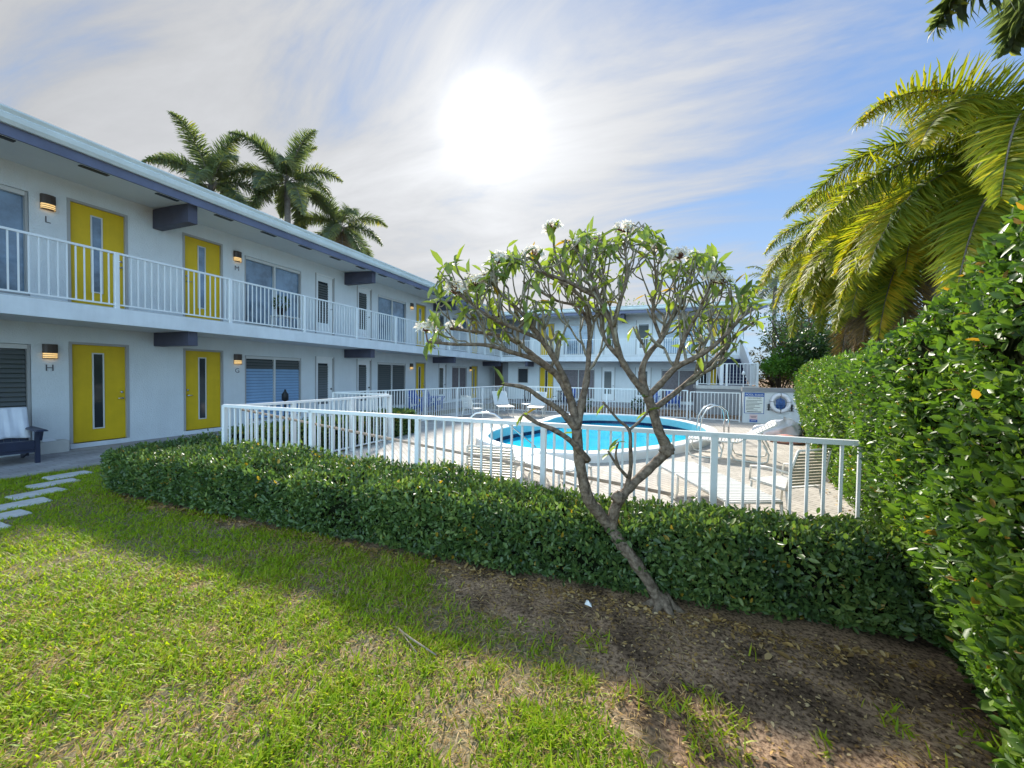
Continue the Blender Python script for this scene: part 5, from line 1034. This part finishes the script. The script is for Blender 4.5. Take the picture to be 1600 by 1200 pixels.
# ------------------------------------------------------------------ palms
def palm(name, label, loc, height, fronds, flen, n_leaf, llen, m, tr=0.16, dead=0, lw=0.045, plumose=0.3, droop=1.0, crown=0.0, group=None, spear=True):
    """fronds: list of (azimuth, elevation) in degrees"""
    t = thing(name, label, 'palm tree', loc, 0, group)
    b = MB(); b.tube([(0, 0, -.05), (0.05, 0, height*.4), (0, 0.03, height*.8), (0, 0, height)], [tr*1.25, tr, tr*.9, tr*.75], 'palm_trunk', 12); b.build('trunk', t)
    b = MB(); P = []; A = []; Nm = []; Ls = []; Rn = []; DP = []; DA = []; DN = []; DL = []; DR = []
    for fi, (az, el) in enumerate(fronds):
        isdead = fi >= len(fronds)-dead; az = R(az); el = R(el); hd = np.array([math.cos(az), math.sin(az), 0]); fl_ = flen*random.uniform(.88, 1.1)
        p = np.array([0, 0, height]); d_ = hd*math.cos(el)+np.array([0, 0, math.sin(el)]); pts = [p.copy()]; K = 16
        for i in range(K):
            p = p+d_*fl_/K; d_ = d_+np.array([0, 0, -1])*(0.055+0.10*(i/K))*droop*(1.2 if isdead else 1); d_ /= np.linalg.norm(d_); pts.append(p.copy())
        pts = np.array(pts); b.tube(pts, list(np.linspace(.028, .006, K+1)*(flen/3.0)), 'palm_trunk' if isdead else 'twig' if m == 'x' else 'palm_trunk', 6)
        tt = np.linspace(.16, 1.0, n_leaf); idx = tt*K; i0 = np.minimum(idx.astype(int), K-1); fr = (idx-i0)[:, None]; q = pts[i0]*(1-fr)+pts[i0+1]*fr; tg = norm(pts[i0+1]-pts[i0])
        side = norm(np.cross(tg, np.tile([0, 0, 1.], (n_leaf, 1)))); up = np.cross(side, tg); prof = np.sin(np.clip(tt*1.02, 0, 1)*math.pi*.86+.25)
        for s in (-1, 1):
            for lay in ((0,) if plumose < .5 else (-1, 0, 1)):
                n = n_leaf; ax = tg*rng.uniform(.45, .8, n)[:, None]+side*s*rng.uniform(.7, 1, n)[:, None]+up*(rng.normal(.12, .18, n)+lay*.6)[:, None]+np.array([0, 0, -.28*droop])
                nm = up+side*s*(-.3)+rng.normal(0, .25, (n, 3)); ll = llen*np.clip(prof, .25, 1)*rng.uniform(.85, 1.1, n); rn = np.clip(rng.normal(.45, .2, n)+random.gauss(0, .15)+.25*(tt-.5), 0, 1)
                (DP if isdead else P).append(q); (DA if isdead else A).append(ax); (DN if isdead else Nm).append(nm); (DL if isdead else Ls).append(ll); (DR if isdead else Rn).append(rn)
    if spear: b.tube([(0, 0, height), (.02, 0, height+flen*.25), (.05, .03, height+flen*.6)], [.05, .025, .005], 'palm_trunk', 6)
    cr = b.build('crown', t)
    leafcloud('leaflets', np.concatenate(P), np.concatenate(A), np.concatenate(Nm), np.concatenate(Ls), lw, np.concatenate(Rn), m, cr, BLADE3)
    if dead: leafcloud('dead_leaflets', np.concatenate(DP), np.concatenate(DA), np.concatenate(DN), np.concatenate(DL), lw*.7, np.concatenate(DR), 'dead_frond', cr, BLADE3)
    return t
def ring_fr(n, e0, e1, a0=0): return [(a0+i*137.5, e0+(e1-e0)*(i/(n-1))) for i in range(n)]
G_ = 'palms behind the long wing'
palm('palm_tree', 'green feather palm farthest left above the roof of the long wing', (-12.1, 14.8, 0), 12.2, ring_fr(17, 75, -25, 20), 3.5, 60, .75, 'palm_leaf', .2, lw=.052, plumose=.9, group=G_)
palm('palm_tree', 'tall middle palm with a bare spear leaf above the roof', (-9.9, 17.8, 0), 13.4, ring_fr(18, 75, -30, 75), 3.6, 60, .75, 'palm_leaf', .2, lw=.052, plumose=.9, group=G_)
palm('palm_tree', 'palm with one orange dying frond, lowest and rightmost above the roof', (-9.2, 21.4, 0), 11.8, ring_fr(14, 60, -30, 140)+[(-40, -35), (-20, -45)], 3.6, 60, .75, 'palm_leaf', .2, dead=2, lw=.052, plumose=.9, group=G_, spear=False)
G_ = 'foxtail palms behind the tall hedge'
palm('palm_tree', 'green foxtail palm between the other two, its fronds falling behind the hedge top', (17.0, 10.6, 0), 4.75, [(200, 55), (180, 45), (222, 45), (165, 32), (205, 25), (190, 12), (235, 20), (215, 4), (175, 6), (198, -8), (150, 20), (225, -10), (130, 40), (90, 35), (20, 40), (300, 30), (255, 25), (186, 20), (212, 14), (205, -18), (186, -28), (226, -26)], 3.0, 120, .60, 'foxtail_leaf', .14, dead=3, lw=.023, plumose=.9, droop=1.5, group=G_)
palm('palm_tree', 'yellow-green foxtail palm arching over the near end of the tall hedge', (16.7, 7.7, 0), 4.7, [(190, 62), (165, 48), (215, 46), (182, 30), (150, 22), (232, 26), (200, 14), (175, 4), (120, 40), (90, 30), (260, 40), (20, 55), (60, 20), (300, 30), (340, 15), (222, -4)], 3.1, 104, .62, 'foxtail_leaf', .15, dead=0, lw=.023, plumose=.9, droop=1.5, group=G_)
palm('palm_tree', 'foxtail palm with brown hanging fronds behind the far half of the tall hedge', (17.5, 13.7, 0), 5.35, [(200, 62), (178, 52), (222, 50), (190, 36), (210, 30), (165, 34), (240, 25), (200, 16), (183, 12), (222, 10), (195, -4), (212, -8), (172, 18), (250, 8), (135, 40), (100, 30), (262, 40), (20, 55), (60, 20), (300, 30), (340, 15), (235, -14), (228, -26), (247, -30), (215, -38)], 3.55, 110, .62, 'foxtail_leaf', .15, dead=4, lw=.024, plumose=.9, droop=1.6, group=G_)
palm('palm_tree', 'palm beyond the top right corner, its dark leaflets hanging into the sky', (16.2, 5.0, 0), 6.3, [(172, 22), (185, 34), (150, 20), (215, 25), (250, 30), (290, 30), (330, 35), (20, 40), (60, 30), (100, 28)], 2.1, 44, .70, 'palm_leaf', .14, lw=.06, plumose=.9, droop=1.1)
palm('palm_tree', 'distant dark coconut palm seen between the far wing and the foxtails', (20.5, 37.7, 0), 9.6, ring_fr(13, 70, -25, 10), 3.2, 36, .7, 'palm_leaf', .17, lw=.07)

# ------------------------------------------------------------------ background trees
def tree(name, label, loc, h, rad, n, ll, lm, trunk_r=.15, zs=.8, group=None, clumps=22, leafless=0.0, bark='twig'):
    t = thing(name, label, 'tree' if h > 2.2 else 'shrub', loc, 0, group); b = MB(); C = []
    for k in range(clumps):
        v = Vector((random.gauss(0, 1), random.gauss(0, 1), random.gauss(0.15, .8))).normalized()*random.uniform(.35, 1); c = Vector((v.x*rad, v.y*rad, h-rad*zs+v.z*rad*zs)); C.append(c)
        m = Vector((c.x*.35, c.y*.35, max(.2, h*.45+random.uniform(-.1, .1)*h))); b.tube([(0, 0, h*.3), m, c], [trunk_r*.55, trunk_r*.32, trunk_r*.1], bark, 6)
    b.tube([(0, 0, -.05), (.03, 0, h*.3), (0, .03, h*.55)], [trunk_r*1.2, trunk_r, trunk_r*.7], bark, 8); b.build('trunk', t)
    P = []; V = []
    for c in C:
        if random.random() < leafless: continue
        k = n//clumps; r_ = rad*random.uniform(.28, .5); p, v = leafblob(k, c, (r_, r_, r_*.75)); P.append(p); V.append(v)
    P = np.concatenate(P); V = np.concatenate(V); k = len(P); P[:, 2] = np.maximum(P[:, 2], .05)
    leafcloud('crown', P, V+rng.normal(0, .7, (k, 3))+[0, 0, -.2], rng.normal(0, 1, (k, 3))+[0, 0, 1.2], ll*rng.uniform(.7, 1.3, k), ll*.45, np.clip(rng.normal(.45, .25, k), 0, 1), lm, t, LEAF4)
    return t
tree('broadleaf_tree', 'dense dark green tree below the foxtail palms, right of the stairs', (18.9, 21.2, 0), 4.6, 1.9, 5200, .2, 'tree_leaf')
tree('broadleaf_tree', 'dark tree filling the gap between stairs and tall hedge', (19.6, 17.8, 0), 3.6, 1.7, 4200, .17, 'tree_leaf')
tree('broadleaf_tree', 'sparse bare-limbed tree beside the end of the far wing', (19.3, 27.2, 0), 6.6, 2.4, 900, .2, 'olive_leaf', clumps=34, leafless=.55, trunk_r=.17)
tree('broadleaf_tree', 'grey-green tree in front of the distant coconut palm', (20.4, 31.5, 0), 6.6, 2.0, 3000, .22, 'tree_leaf')
tree('leafy_shrub', 'bright lime green shrub behind the low white wall', (17.0, 21.2, 0), 3.1, .95, 3000, .14, 'bright_leaf', .05)
tree('leafy_shrub', 'small bright green shrub nearest the tall hedge', (17.6, 18.9, 0), 2.3, .6, 2000, .12, 'bright_leaf', .05)
tree('broadleaf_tree', 'olive brown tree behind the stair end of the far wing', (19.0, 31.0, 0), 4.2, 2.4, 3600, .2, 'olive_leaf')
for i, (x, y, h, r_, lab) in enumerate(((2.5, 39.5, 8.3, 2.6, 'light green treetop above the left part of the far roof'), (8.5, 41.0, 8.6, 2.8, 'light green treetop above the middle of the far roof'), (14.0, 40.0, 8.6, 2.6, 'yellow-green treetop above the right end of the far roof'), (25.5, 36.0, 7.0, 3.5, 'dark wide tree beyond the foxtail palms'), (23.5, 25.0, 5.5, 2.6, 'dark tree behind the far end of the tall hedge'), (22.5, 12.5, 4.6, 2.2, 'dark tree hidden behind the middle of the tall hedge'))):
    tree('broadleaf_tree', lab, (x, y, 0), h, r_, 2600, .24, 'tree_leaf' if i > 2 else ('olive_leaf' if i == 2 else 'bright_leaf'), group='trees beyond the building and hedge')
# small things on the ground in front
t = MB(); t.tube([(10.15, 2.17, .03), (10.33, 2.10, .035), (10.55, 2.04, .03)], [.007, .006, .004], 'pole_wood', 6); t.tube([(10.2, 2.15, .03), (10.42, 2.02, .025)], [.004, .003], 'pole_wood', 5); t = t.build('dead_stick'); tag(t, 'thin dry stick lying on the worn lawn', 'stick')
x, y = 11.32, 2.95; t = MB(); z = float(hgt(np.array(x), np.array(y))); t.add([(x-.03, y, z), (x+.03, y-.02, z), (x+.02, y+.03, z), (x, y, z+.035), (x-.02, y+.03, z+.02)], [(0, 1, 3), (1, 2, 3), (2, 4, 3), (4, 0, 3), (0, 4, 2, 1)], 'paper'); t = t.build('paper_scrap'); tag(t, 'white paper scrap on the soil left of the tree base', 'litter')
